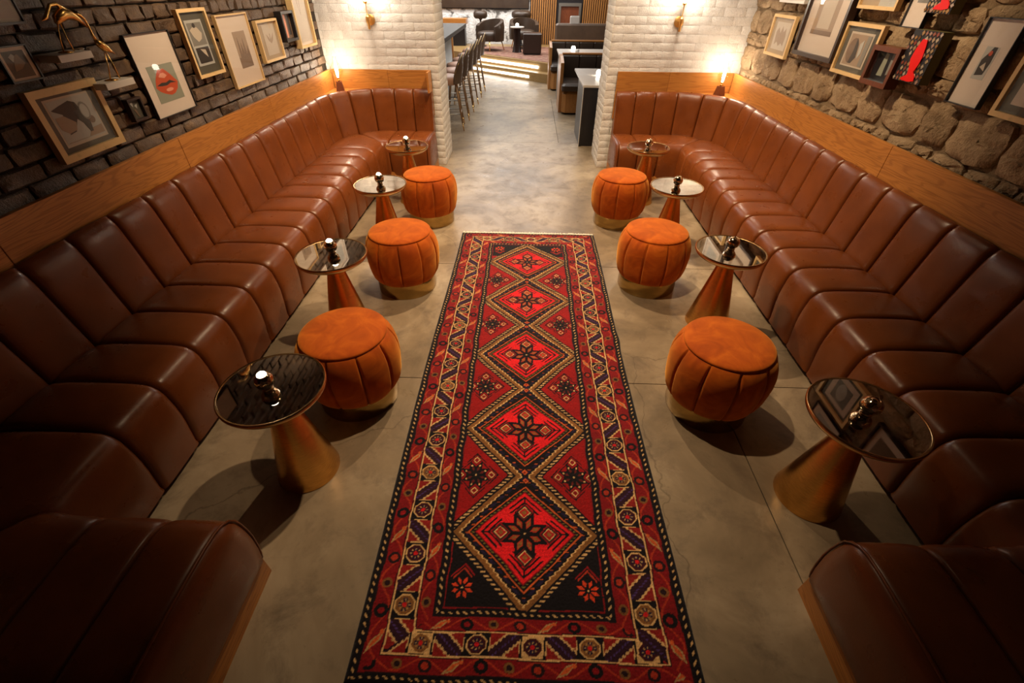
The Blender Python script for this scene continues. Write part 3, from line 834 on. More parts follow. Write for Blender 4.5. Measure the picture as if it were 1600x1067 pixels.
    for q_, ln in ((.60, .56), (.51, .50), (.42, .40)):
        mx = np.maximum(ax / hws, np.abs(v) / .27)
        put_(inn & (np.abs(I - q_) < .018) & (mx > q_ - ln * .40) & (mx > .36 * q_ + .12), BLACK)
    put_(inn & (I < .60) & (I > .40) & ((ax < .0028) | (np.abs(v) < .0028)), BLACK)
    for du, dv in ((.098, 0), (-.098, 0), (0, .092), (0, -.092)):
        uu = np.abs(u - du) + np.abs(v - dv)
        put_(inn & (uu < .042), DRED); put_(inn & (uu < .034), BLACK * 2); put_(inn & (uu < .027), IVORY); put_(inn & (uu < .0225), BRED * .6); put_(inn & (uu < .012), TAN)
    for kk in range(8):
        th = math.radians(23 if kk % 2 == 0 else 67) + (kk // 2) * PI / 2
        p = u * math.cos(th) + v * math.sin(th); s_ = -u * math.sin(th) + v * math.cos(th)
        rh = np.abs(p - .047) / .043 + np.abs(s_) / .019
        put_(inn & (rh < 1.3), BLACK); put_(inn & (rh < .60), RUST * 1.1); put_(inn & (rh < .38), TAN)
    put_(inn & (np.hypot(u, v) < .004), IVORY)
    # neck diamonds
    for jc in JC:
        for o_ in (-.022, .022):
            uu = np.abs(X) + np.abs(Y - jc - o_)
            put_(fm & (uu < .014), ORG); put_(fm & (uu < .007), DRED)
    # abrash and knot variation
    ab = 1 + .10 * np.sin(ys_ * 37)[:, None] * np.sin(ys_ * 11 + 1)[:, None] + rg.normal(0, .05, (ny, 1))
    C *= (ab * (1 + rg.normal(0, .16, (ny, nx))))[:, :, None]
    C = np.clip(C, .002, 1)
    # geometry
    GX, GY = np.meshgrid(xs, ys_)
    wobx = .006 * np.sin(GY * 2.3 + .4) + .008 * np.exp(-((GY - 2.18) / .07) ** 2) * (GX > .3)
    edge = np.clip(np.minimum(np.minimum(hw - np.abs(GX), GY - y0), y1 - GY) / .012, 0, 1)
    GZ = .003 + .0095 * np.sqrt(edge) + rg.normal(0, .0007, GX.shape) + .0015 * np.sin(GX * 9 + GY * 3)
    GZ[0, :] = GZ[-1, :] = .001; GZ[:, 0] = GZ[:, -1] = .001
    GXr = GX + wobx * np.clip((np.abs(GX)) / hw, 0, 1)
    co = np.stack([GXr, GY - 2.0, GZ], 2).reshape(-1, 3)
    i0 = (np.arange(ny - 1)[:, None] * nx + np.arange(nx - 1)[None, :]).ravel()
    fc = np.stack([i0, i0 + 1, i0 + nx + 1, i0 + nx], 1)
    me = bpy.data.meshes.new('pile'); me.vertices.add(len(co)); me.vertices.foreach_set('co', co.astype(np.float32).ravel())
    me.loops.add(fc.size); me.loops.foreach_set('vertex_index', fc.astype(np.int32).ravel())
    me.polygons.add(len(fc)); me.polygons.foreach_set('loop_start', (np.arange(len(fc)) * 4).astype(np.int32))
    me.update(calc_edges=True)
    at = me.color_attributes.new('dye', 'FLOAT_COLOR', 'POINT')
    at.data.foreach_set('color', np.concatenate([C.reshape(-1, 3), np.ones((nx * ny, 1))], 1).astype(np.float32).ravel())
    m, n, l, bb = new_mat('knotted_wool'); a = n.new('ShaderNodeAttribute'); a.attribute_name = 'dye'
    l.new(a.outputs['Color'], bb.inputs['Base Color']); P(bb, rough=.85, sheen=.15, spec=.15)
    vv = coords(n, l, 'Object'); bump(n, l, bb, noise(n, l, vv, 420, 3, .7), .5, .003)
    me.materials.append(m)
    t = thing('runner_rug', 'long red oriental runner rug with five diamond medallions on the concrete floor', 'rug', (xc, 2.0, 0))
    put('pile', me, t)
    mb = MB()
    R3 = random.Random(2)
    x = -hw + .01
    while x < hw - .01:
        d = R3.uniform(.026, .042); y = y1 - 2.0 - .004
        mb.add([(x, y, .001), (x + .007, y, .001), (x + .006, y + d, .001), (x + .001, y + d, .001), (x, y, .009), (x + .007, y, .009), (x + .006, y + d, .005), (x + .001, y + d, .005)],
               [(0, 3, 2, 1), (4, 5, 6, 7), (0, 1, 5, 4), (1, 2, 6, 5), (2, 3, 7, 6), (3, 0, 4, 7)]); x += .0074
    mb.build('fringe', M['fringe'], t)['kind'] = 'stuff'
rug()

# ------------------------------------------------------------------ pictures
def picture(label, side, y0, y1, z0, z1, fw=.016, dep=.022, fm='oak_pale', mat='mat_board', prints=(), glass=True, tilt=0, name='framed_picture', off=0, cat='picture'):
    """side L/R; y0<y1. prints: list of (polygon in fractions of the picture (u right, v up), material)"""
    yc, zc = (y0 + y1) / 2, (z0 + z1) / 2; w_, h_ = y1 - y0, z1 - z0
    xw = (XL + .028 + off) if side == 'L' else (XR - .052 - off)
    t = thing(name, label, cat, (xw, yc, zc), PI / 2 if side == 'L' else -PI / 2)
    a, b = w_ / 2, h_ / 2
    mb = MB(); o = [(-a, -b), (a, -b), (a, b), (-a, b)]; q = [(-a + fw, -b + fw), (a - fw, -b + fw), (a - fw, b - fw), (-a + fw, b - fw)]
    vs = [(x, 0, z_) for x, z_ in o] + [(x, -dep, z_) for x, z_ in o] + [(x, -dep, z_) for x, z_ in q] + [(x, 0, z_) for x, z_ in q]
    fs = []
    for j in range(4):
        k = (j + 1) % 4
        fs += [(j, k, 4 + k, 4 + j), (4 + j, 4 + k, 8 + k, 8 + j), (8 + j, 8 + k, 12 + k, 12 + j), (12 + j, 12 + k, k, j)]
    mb.add(vs, fs); mb.build('frame', M[fm], t)
    MB().box(-a + fw, a - fw, -dep * .45, 0, -b + fw, b - fw).build('mat_board', M[mat], t)
    ms = []; mb = MB(); yy = -dep * .45
    for k, (poly, mn) in enumerate(prints):
        if mn not in ms: ms.append(mn)
        mb.cur = ms.index(mn); mb.plate([(-a + u * w_, -b + v * h_) for u, v in poly], yy - .0006 * k, .0008)
    if prints: mb.build('print', [M[x] for x in ms], t)
    if glass: MB().add([(-a + fw, -dep * .8, -b + fw), (a - fw, -dep * .8, -b + fw), (a - fw, -dep * .8, b - fw), (-a + fw, -dep * .8, b - fw)], [(0, 1, 2, 3)]).build('glass_pane', M['glass'], t)
    return t
def rc(u0, u1, v0, v1): return [(u0, v0), (u1, v0), (u1, v1), (u0, v1)]
def el(cu, cv, ru, rv, n=18, a0=0, a1=2 * PI): return [(cu + ru * math.cos(a0 + (a1 - a0) * k / n), cv + rv * math.sin(a0 + (a1 - a0) * k / n)) for k in range(n)]
picture('wide gold-framed sepia photo of a draped reclining shape, largest frame low on the brick wall', 'L', 2.03, 2.415, 1.073, 1.365, .03, .03, 'oak_pale', 'mat_dark', [
    (rc(.175, .83, .18, .85), 'paper'), (rc(.20, .81, .22, .82), 'grey_light'), ([(.22, .24), (.55, .24), (.62, .34), (.80, .36), (.80, .24), (.22, .23)], 'sepia_light'),
    ([(.22, .70), (.34, .74), (.50, .78), (.58, .74), (.62, .60), (.66, .42), (.64, .30), (.60, .30), (.56, .44), (.50, .52), (.40, .36), (.30, .34), (.36, .50), (.34, .62)], 'ink'),
    ([(.22, .60), (.34, .60), (.46, .48), (.42, .38), (.30, .36), (.22, .44)], 'sepia_light'),
    (el(.70, .46, .045, .055), 'sepia'), (el(.655, .60, .07, .13), 'grey_ink'), (el(.65, .60, .055, .10), 'grey_light')])
picture('white mounted photo of large orange-red lips behind clear acrylic', 'L', 2.736, 3.108, 1.101, 1.508, .004, .018, 'black', 'mat_board', [
    (rc(.20, .81, .17, .62), 'sage'),
    ([(.24, .36), (.28, .44), (.36, .52), (.43, .57), (.47, .555), (.50, .565), (.55, .57), (.65, .50), (.78, .38), (.72, .30), (.62, .25), (.52, .24), (.40, .27), (.30, .31)], 'lip_red'),
    ([(.27, .385), (.40, .41), (.50, .40), (.60, .42), (.74, .375), (.60, .385), (.50, .365), (.38, .37)], 'ink'),
    ([(.38, .48), (.44, .52), (.52, .52), (.58, .48), (.50, .455)], 'lip_light'), (el(.52, .31, .09, .022), 'lip_light')])
picture('pale wood frame with two black and white figure photographs on grey', 'L', 3.232, 3.533, 1.233, 1.594, .017, .028, 'oak_pale', 'mat_dark', [
    (rc(.19, .78, .17, .84), 'grey_light'), (rc(.24, .74, .47, .80), 'grey_ink'), ([(.28, .70), (.40, .74), (.55, .73), (.66, .64), (.60, .56), (.46, .52), (.34, .60)], 'paper'),
    (el(.46, .76, .05, .035), 'ink'), (rc(.26, .72, .21, .44), 'ink'), ([(.40, .42), (.58, .40), (.60, .28), (.50, .34)], 'paper')])
picture('tall white mat with small sepia city view in thin wood frame', 'L', 3.62, 4.045, 1.108, 1.545, .008, .024, 'oak_pale', 'mat_board', [
    (rc(.40, .80, .25, .76), 'sepia_light'), (rc(.40, .80, .25, .40), 'sepia'), ([(.46, .40), (.50, .68), (.53, .42), (.58, .60), (.62, .44), (.66, .66), (.70, .42), (.76, .55), (.79, .40)], 'sepia')])
picture('small pale wood frame with faint sepia face sketch', 'L', 4.135, 4.50, 1.205, 1.485, .016, .030, 'oak_pale', 'mat_tan', [
    (rc(.28, .83, .15, .88), 'paper'), ([(.40, .66), (.46, .50), (.56, .42), (.66, .50), (.72, .66), (.66, .60), (.56, .50), (.46, .60)], 'sepia_light'), (rc(.545, .565, .52, .66), 'sepia_light')])
picture('tall deep wood frame with pale abstract drawing, nearest the white pier', 'L', 4.82, 5.19, 1.235, 1.72, .018, .055, 'oak_pale', 'mat_board', [
    (rc(.10, .90, .08, .93), 'paper'), ([(.40, .90), (.50, .55), (.46, .90)], 'sepia_light'), ([(.62, .92), (.54, .50), (.66, .90)], 'sepia_light')])
picture('small white-matted dark photograph at the left edge of the brick wall', 'L', 2.03, 2.178, 1.397, 1.525, .006, .015, 'black', 'mat_board', [
    (rc(.17, .84, .12, .85), 'ink'), ([(.30, .30), (.45, .70), (.60, .76), (.72, .50), (.55, .36)], 'sepia'), ([(.30, .70), (.38, .55), (.50, .72), (.44, .78)], 'grey_light')])
picture('sepia sheet in dark frame at the top left corner of the brick wall', 'L', 1.98, 2.235, 1.59, 1.80, .008, .018, 'black_wood', 'mat_tan', [(rc(.1, .9, .1, .9), 'sepia_light')])
picture('tiny dark glass block picture with silver highlights under the right crane', 'L', 2.545, 2.65, 1.135, 1.242, .01, .03, 'black_wood', 'mat_dark', [
    ([(.25, .8), (.4, .6), (.45, .8)], 'grey_light'), ([(.5, .65), (.62, .5), (.7, .7)], 'grey_light'), ([(.35, .5), (.5, .15), (.6, .15), (.5, .5)], 'sepia')])
picture('dark open box frame with a pink neon-like stripe beside the face sketch', 'L', 4.54, 4.78, 1.31, 1.525, .02, .06, 'black', 'sepia', [(rc(.38, .52, .12, .88), 'lip_light'), (rc(.62, .8, .2, .85), 'ink')], False)
picture('white framed print cut by the top of the view above the face sketch', 'L', 4.36, 4.75, 1.635, 1.95, .02, .02, 'white_gloss', 'mat_board', [(rc(.2, .8, .2, .8), 'grey_light')])
picture('white framed print above the tall sepia city view', 'L', 3.75, 4.15, 1.68, 2.1, .02, .02, 'white_gloss', 'mat_board', [(rc(.2, .8, .2, .8), 'grey_light')])
# right wall (u runs from far to near)
picture('small pale wood frame with sepia group drawing, farthest on the stone wall', 'R', 4.485, 4.893, 1.237, 1.53, .02, .028, 'oak_pale', 'mat_tan', [
    (rc(.19, .81, .17, .83), 'paper'), ([(.30, .28), (.26, .60), (.34, .70), (.44, .56), (.50, .74), (.58, .60), (.66, .70), (.72, .50), (.70, .28), (.60, .34), (.5, .26), (.4, .36)], 'sepia_light')])
picture('tall dark wooden frame with wide ivory mat and pale drawing', 'R', 3.75, 4.335, 1.30, 1.85, .026, .05, 'black_wood', 'mat_board', [
    (rc(.22, .72, .26, .92), 'sepia_light'), (rc(.33, .62, .33, .88), 'paper'), (rc(.22, .72, .26, .31), 'sepia')])
picture('pale wood frame with tilted grey photograph of a woman on olive mat', 'R', 3.345, 3.745, 1.257, 1.545, .02, .03, 'oak_pale', 'mat_dark', [
    (rc(.16, .80, .17, .83), 'paper'), (rc(.20, .76, .20, .79), 'sepia_light'), (el(.36, .48, .14, .24), 'sepia'), ([(.40, .72), (.48, .60), (.52, .36), (.44, .24), (.36, .24), (.40, .45)], 'ink'),
    ([(.52, .62), (.60, .70), (.62, .45), (.56, .34)], 'grey_light'), (rc(.66, .76, .22, .78), 'grey_ink')])
t = picture('small mirror in a deep brown wooden frame beside the lower mosaic', 'R', 3.055, 3.31, 1.256, 1.457, .026, .07, 'walnut', 'black', [
    ([(.30, .25), (.36, .85), (.48, .8), (.5, .25)], 'sage'), ([(.62, .3), (.6, .85), (.72, .85), (.76, .35)], 'grey_ink')], True)  # the mirror's reflections are painted as flat shapes on a black board
MB().prism([(-.12, -.068), (.12, -.068), (.10, -.03), (-.10, -.03)], -.098, -.074).build('mirror_sill', M['steel'], t)
def mosaic(label, y0, y1, z0, z1, redpoly):
    yc, zc = (y0 + y1) / 2, (z0 + z1) / 2; a, b = (y1 - y0) / 2, (z1 - z0) / 2
    t = thing('mosaic_panel', label, 'mosaic', (XR - .052, yc, zc), -PI / 2)
    MB().box(-a, a, -.05, 0, -b, b).build('backing_panel', M['olive'], t)
    MB().box(-a, a, -.0535, -.0505, -b, b).build('black_ground', M['black'], t)
    R = random.Random(4); nu, nv = 8, max(5, int(round(b * 2 / .024)))
    tm = MB().plate([(0, .0122), (.0112, 0), (0, -.0122), (-.0112, 0)], 0, .002).mesh('tessera', M['tile_mix'])
    for j in range(nv):
        for i in range(nu):
            u = -a + (i + .5 + (.5 if j % 2 else 0) - .25) * 2 * a / nu; v = -b + (j + .5) * 2 * b / nv
            if R.random() < .14: continue
            o = put('tessera', tm, t, (u, -.0535, v)); o.scale = (R.uniform(.8, 1.15), 1, R.uniform(.8, 1.1))
    ym = [-(y - yc) for y, z_ in redpoly]
    mb = MB(); mb.plate([(u, z_ - zc) for u, (y, z_) in zip(ym, redpoly)], -.0555, .004); mb.build('red_figure', M['red_gloss'], t)
    return t
redp = [(2.944, 1.515), (2.908, 1.513), (2.896, 1.48), (2.885, 1.436), (2.888, 1.403), (2.900, 1.368), (2.872, 1.345), (2.868, 1.328), (2.91, 1.32), (2.975, 1.322), (2.968, 1.335), (2.938, 1.350), (2.945, 1.378), (2.968, 1.423), (2.962, 1.469)]
mosaic('black and gold mosaic panel with slender glossy red figure, lower of the two', 2.825, 3.043, 1.315, 1.552, redp)
mosaic('black and gold mosaic panel with red figure cut off by the top of the view', 2.86, 3.048, 1.626, 1.86, [(y + .01, z_ + .32) for y, z_ in redp])
picture('tall white panel photo of a seated figure, dark edge, on the stone wall', 'R', 2.43, 2.635, 1.276, 1.629, .004, .026, 'black', 'mat_board', [
    (rc(.30, .66, .32, .69), 'grey_light'), ([(.36, .36), (.34, .54), (.44, .62), (.50, .69), (.60, .69), (.62, .52), (.58, .38)], 'ink'), ([(.40, .46), (.50, .52), (.56, .42)], 'paper'), (el(.50, .62, .05, .03), 'lip_red')])
picture('pale gold frame with white mat, cut by the right edge of the view', 'R', 1.99, 2.345, 1.275, 1.60, .022, .03, 'oak_pale', 'mat_dark', [(rc(.17, .85, .17, .86), 'mat_board'), (rc(.29, .74, .30, .76), 'grey_ink'), (el(.5, .5, .13, .2), 'grey_light')])
picture('white-matted picture right of the view, mirrored in the nearest right table', 'R', 1.55, 1.82, 1.33, 1.66, .012, .03, 'black_wood', 'mat_board', [(rc(.2, .8, .22, .8), 'sepia')])
picture('white sheet above the cut-off gold frame on the stone wall', 'R', 1.99, 2.30, 1.65, 1.9, .006, .02, 'black_wood', 'mat_board', [(rc(.2, .8, .22, .8), 'grey_light')])
picture('ivory panel with small photo, cut by the top of the view beside the red mosaic', 'R', 3.065, 3.235, 1.55, 1.80, .004, .024, 'black', 'mat_board', [(rc(.25, .8, .45, .8), 'grey_ink'), (rc(.35, .6, .5, .75), 'sage')])
picture('pale wood frame with grey print, cut by the top of the view', 'R', 3.33, 3.72, 1.617, 1.92, .018, .03, 'oak_pale', 'mat_tan', [(rc(.5, .92, .05, .9), 'grey_light')])
picture('white frame just touching the top of the view over the farthest small frame', 'R', 4.44, 4.88, 1.612, 1.95, .016, .03, 'white_gloss', 'mat_board', [(rc(.2, .8, .2, .8), 'grey_light')])

# crane figurines on small white wall blocks
def crane(label, blabel, base, legs, body, neck, side_legs):
    yb0, yb1, zb = base
    bl = thing('wall_block', blabel, 'wall shelf', (XL + .005, (yb0 + yb1) / 2, zb - .014), PI / 2)
    h = (yb1 - yb0) / 2
    MB().bbox(-h, h, -.115, 0, -.014, .014, .002).build('block', M['white_gloss'], bl)
    t = thing('crane_figurine', label, 'figurine', (XL + .08, (yb0 + yb1) / 2, zb), PI / 2)
    cy = (yb0 + yb1) / 2
    def Q(y, z_, d=0): return (y - cy, -d, z_ - zb)
    MB().lathe([(.028, 0), (.03, .003), (.012, .007), (.0001, .008)], 16).build('foot', M['gold_fig'], t, True)
    for pl in legs: MB().tube([Q(*p) for p in pl], [.0034, .0028, .003], 6).build('leg', M['gold_fig'], t, True)
    MB().tube([Q(*p[:3]) for p in body], [p[3] for p in body], 10).build('body', M['gold_fig'], t, True)
    MB().tube([Q(*p[:3]) for p in neck], [p[3] for p in neck], 8).build('neck', M['gold_fig'], t, True)
crane('gold crane figurine with head bent down, on the left block', 'white block shelf under the bowed gold crane', (2.215, 2.405, 1.478),
      [[(2.30, 1.482, 0), (2.31, 1.53, .005), (2.335, 1.583, .008)], [(2.335, 1.482, .02), (2.335, 1.53, .016), (2.345, 1.583, .012)]],
      [(2.485, 1.560, .01, .003), (2.455, 1.592, .01, .010), (2.42, 1.612, .01, .020), (2.38, 1.615, .01, .024), (2.345, 1.600, .01, .018), (2.33, 1.585, .01, .008)],
      [(2.41, 1.625, .01, .012), (2.375, 1.652, .01, .008), (2.34, 1.648, .01, .007), (2.315, 1.628, .01, .007), (2.29, 1.607, .01, .008), (2.262, 1.598, .01, .0015)], 0)
crane('gold crane figurine standing with neck stretched upright, on the right block', 'white block shelf under the upright gold crane', (2.39, 2.585, 1.342),
      [[(2.475, 1.346, .005), (2.50, 1.40, .006), (2.515, 1.458, .008)], [(2.52, 1.346, .02), (2.525, 1.40, .016), (2.52, 1.458, .012)]],
      [(2.575, 1.445, .01, .002), (2.55, 1.462, .01, .010), (2.525, 1.478, .01, .019), (2.505, 1.495, .01, .017), (2.495, 1.51, .01, .008)],
      [(2.50, 1.505, .01, .009), (2.492, 1.53, .01, .006), (2.494, 1.56, .01, .0045), (2.49, 1.59, .01, .005), (2.475, 1.607, .01, .0075), (2.45, 1.615, .01, .0015)], 0)

# ------------------------------------------------------------------ sconces and ledge lamps
def sconce(label, x, z):
    t = thing('wall_sconce', label, 'wall lamp', (x, YP - .012, z), 0)
    mb = MB(); mb.lathe([(.046, 0), (.046, .012), (.040, .016), (.0001, .016)], 40)
    mb.v = [(a, -c, b) for a, b, c in mb.v]; mb.build('backplate', M['gold_satin'], t, True, .6)
    mb = MB(); mb.tube([(0, -.014, .0), (0, -.085, .0)], .009, 12); mb.build('arm', M['gold_satin'], t, True)
    MB().lathe([(.0001, -.075), (.009, -.075), (.011, -.068), (.011, -.02), (.017, -.008), (.017, .03), (.010, .036), (.0045, .05), (.0045, .13), (.016, .137), (.02, .15), (.0001, .152)], 24, (0, -.085, 0)).build('stem', M['gold_satin'], t, True, .8)
    MB().lathe([(.02, .15), (.021, .152), (.021, .20), (.02, .20)], 24, (0, -.085, 0), cap=False).build('glass_cup', M['globe_glass'], t, True)
    MB().lathe([(.0001, .152), (.012, .155), (.014, .175), (.026, .20), (.034, .235), (.030, .27), (.015, .295), (.0001, .30)], 24, (0, -.085, 0)).build('bulb', M['bulb'], t, True)
    lamp('sconce_light', 'POINT', (x, YP - .15, z + .25), 10, (1, .86, .68), .03)
sconce('brass wall sconce on the left white brick pier', -1.60, 1.42)
sconce('brass wall sconce on the right white brick pier', 1.49, 1.43)
def ledge_lamp(label, x, y):
    t = thing('table_lamp', label, 'lamp', (x, y, .8125), .3)
    mb = MB()
    vs = [(-.042, -.042, 0), (.042, -.042, 0), (.042, .042, 0), (-.042, .042, 0), (-.027, -.027, .085), (.027, -.027, .085), (.027, .027, .085), (-.027, .027, .085)]
    mb.add(vs, [(0, 3, 2, 1), (4, 5, 6, 7), (0, 1, 5, 4), (1, 2, 6, 5), (2, 3, 7, 6), (3, 0, 4, 7)]).build('base', M['walnut'], t)
    MB().lathe([(.012, .085), (.017, .088), (.017, .10), (.011, .104), (.012, .12), (.0001, .122)], 20).build('socket', M['gold'], t, True, .7)
    gp = [(.014, .118), (.03, .128), (.052, .15), (.062, .18), (.058, .21), (.044, .236), (.026, .262), (.018, .30), (.016, .31)]
    MB().lathe(gp, 28, cap=False).build('glass_globe', M['globe_glass'], t, True)
    MB().lathe([(.0001, .12), (.009, .124), (.012, .15), (.016, .18), (.014, .22), (.008, .26), (.003, .29), (.0001, .295)], 20).build('bulb', M['bulb'], t, True)
    lamp('ledge_lamp_light', 'POINT', (x, y - .02, 1.06), 6.0, (1, .84, .64), .03)
ledge_lamp('walnut block lamp with bright bulb on the left corner ledge', -1.99, 5.315)
ledge_lamp('walnut block lamp with bright bulb on the right corner ledge', 2.02, 5.34)

# ------------------------------------------------------------------ the bar and lounge beyond the opening
wb = struct(MB().box(-4.6, .02, 14.95, 15.2, 0, 2.9).build('wall_lounge_rubble', M['white_rubble']))
struct(MB().box(.02, 3.6, 14.98, 15.2, 0, 2.9).build('wall_lounge_back', M['cap_dark']))
struct(MB().box(-4.7, -4.6, YQ, 15.2, 0, 2.9).build('wall_bar_left', M['white_rubble']))
struct(MB().box(3.6, 3.7, YQ, 15.2, 0, 2.9).build('wall_bar_right', M['plain_wall']))
struct(MB().box(-4.7, XL - .3, YQ - .1, YQ, 0, 2.9).build('wall_bar_front_left', M['plain_wall']))
struct(MB().box(XR + .3, 3.7, YQ - .1, YQ, 0, 2.9).build('wall_bar_front_right', M['plain_wall']))
t = thing('wall_art', 'long dark canvas on the white rubble wall at the very back', 'picture', (-1.6, 14.93, 1.6))
MB().box(-1.6, 1.58, -.03, 0, -.46, .5).build('canvas', M['leather_dark'], t); MB().box(-1.62, 1.6, -.015, .01, -.48, .52).build('stretcher_frame', M['black'], t)
# oak platform with two LED-lit steps running diagonally
def diag(p, q, d, z0, z1): # slab behind the line p->q, depth d
    u = (Vector(q) - Vector(p)).normalized(); nrm = Vector((-u.y, u.x))
    a, b = Vector(p), Vector(q); return [tuple(a), tuple(b), tuple(b + nrm * d), tuple(a + nrm * d)]
pl = struct(MB().prism([(-3.6, 14.9), (-3.6, 14.72), (.55, 11.2), (3.55, 11.2), (3.55, 14.9)], 0, .33).build('floor_platform', M['oak_step']))
st = sroot('trim_steps')
MB().prism(diag((-3.5, 14.28), (.44, 10.95), .32, 0, 0), 0, .17).build('step', M['oak_step'], st)
MB().prism(diag((-3.3, 14.12), (.44, 10.955), .02, 0, 0), .03, .06).build('tread_shadow_board', M['oak_step'], st)
def led(p, q, z0, z1, label):
    o = MB().prism(diag(p, q, .012, 0, 0), z0, z1).build('led_strip', M['led']); tag(o, label, 'light strip'); return o
led((-1.35, 12.442), (.02, 11.284), .06, .10, 'glowing white strip light along the lower oak step')
led((-1.28, 12.72), (.22, 11.44), .215, .26, 'glowing white strip light under the upper oak step')
# lounge rug
m, n, l, b_ = new_mat('faded_salmon_rug'); v = world_coords(n, l)
l.new(ramp(n, l, noise(n, l, v, 9, 5, .7), ((.35, (.10, .06, .045)), (.5, (.22, .09, .06)), (.65, (.34, .23, .16)))), b_.inputs['Base Color']); P(b_, rough=.9); M['salmon'] = m
tag(MB().prism([(-1.35, 13.0), (.5, 11.4), (.55, 11.9), (.55, 14.3), (-1.6, 14.3)], .331, .334).build('area_rug', M['salmon']), 'faded salmon patterned rug on the lounge platform', 'rug')
# slatted wall and fireplace
def slats(x0, x1, label):
    t = thing('slat_panel', label, 'wall panel', ((x0 + x1) / 2, 14.95, .33))
    a = (x1 - x0) / 2; MB().box(-a, a, 0, .02, 0, 2.4).build('backing', M['cap_dark'], t)
    k = 0; x = -a
    while x < a - .02: MB().box(x, x + .032, -.035, 0, 0, 2.4).build('slat', M['oak_z'], t); x += .058
slats(.05, .74, 'oak slatted wall panel left of the fireplace'); slats(1.44, 2.6, 'oak slatted wall panel right of the fireplace')
t = thing('fireplace', 'dark built-in fireplace with brushed metal surround at the far wall', 'fireplace', (1.09, 14.93, .33))
MB().box(-.34, .34, -.02, .03, 0, 2.3).build('chimney_breast', M['black'], t)
mb = MB(); mb.box(-.30, .30, -.06, -.02, .86, .93); mb.box(-.30, -.24, -.06, -.02, .30, .86); mb.box(.24, .30, -.06, -.02, .30, .86); mb.box(-.30, .30, -.06, -.02, .24, .30); mb.build('surround', M['steel'], t)
MB().box(-.24, .24, -.03, -.021, .30, .86).build('firebox', M['walnut'], t)
mb = MB()
for k in range(5):
    x = -.17 + k * .085; mb.prism([(x - .03, -.034), (x + .03, -.034), (x + .02, -.031), (x - .02, -.031)], .31, .42 + .05 * (k % 2))
mb.build('embers', M['fire'], t)
# lounge armchairs
def armchair(label, loc, rz):
    t = thing('armchair', label, 'armchair', loc, rz)
    N = 15
    def shell(r0, r1, z0, ztop):
        vs = []; fs = []
        for k in range(N):
            a = -PI * .12 + (PI * 1.24) * k / (N - 1); hh = ztop(abs(k / (N - 1) - .5) * 2)
            for r, z_ in ((r0, z0), (r1, z0), (r1 * 1.03, hh * .8), (r1 * .99, hh), (r0 * 1.04, hh), (r0, hh * .8)):
                vs.append((r * math.cos(a), r * math.sin(a) * .92, z_))
        for k in range(N - 1):
            for j in range(6): fs.append((k * 6 + j, k * 6 + (j + 1) % 6, k * 6 + 6 + (j + 1) % 6, k * 6 + 6 + j))
        fs += [tuple(range(6)), tuple((N - 1) * 6 + j for j in range(5, -1, -1))]
        return MB().add(vs, fs)
    shell(.28, .38, .20, lambda q: .64 - .14 * q * q).build('backrest', M['leather_dark'], t, True, 1.0)
    MB().lathe([(.27, .20), (.30, .22), (.30, .34), (.28, .38), (.18, .40), (.0001, .405)], 32).build('seat_cushion', M['leather_dark'], t, True)
    for sx, sy_ in ((-1, -1), (1, -1), (-1, 1), (1, 1)):
        MB().tube([(sx * .22, sy_ * .2, .21), (sx * .27, sy_ * .25, 0)], [.016, .010], 8).build('leg', M['gold'], t, True)
armchair('dark leather tub armchair left in the lounge, turned half right', (-.98, 13.45, .34), -.75)
armchair('dark leather tub armchair right in the lounge, facing the viewer', (-.12, 13.95, .34), .25)
t = thing('lounge_table', 'round pale-topped table on a dark fluted column in the lounge', 'side table', (-.28, 13.15, .34))
MB().lathe([(.0001, .49), (.165, .49), (.17, .495), (.17, .51), (.165, .515), (.0001, .515)], 32).build('table_top', M['stone_table'], t, True, .5)
MB().lathe([(.10, 0), (.115, .002), (.10, .03), (.075, .2), (.075, .49)], 96, wob=lambda a, z_, r: .006 * math.cos(24 * a)).build('column', M['black_wood'], t, True, .8)
tag(MB().lathe([(.02, 0), (.035, .01), (.04, .035), (.03, .06), (.015, .066)], 20, (-.28, 13.15, .855)).build('votive', M['candle_glow'], None, True), 'small glowing votive on the round lounge table', 'candle')
t = thing('ottoman', 'dark cube ottoman in front of the lounge armchairs', 'ottoman', (.09, 12.83, .34))
MB().bbox(-.22, .22, -.2, .2, .03, .42, .02).build('cushion', M['black_wood'], t); MB().box(-.2, .2, -.18, .18, 0, .03).build('base', M['black'], t)
def round_stool(label, loc, w_):
    t = thing('pedestal_stool', label, 'stool', loc)
    MB().lathe([(.14, 0), (.15, .01), (.03, .03), (.022, .05), (.022, .56), (.06, .6), (.0001, .6)], 24).build('pedestal', M['black'], t, True, .7)
    MB().lathe([(.0001, .6), (w_ * .8, .6), (w_, .64), (w_ * 1.02, .69), (w_ * .95, .74), (w_ * .7, .765), (.0001, .77)], 32).build('seat', M['leather_dark'], t, True)
round_stool('round dark stool behind the left lounge armchair', (-1.27, 14.35, .34), .18)
round_stool('wider round dark stool behind the right lounge armchair', (-.20, 14.55, .34), .26)
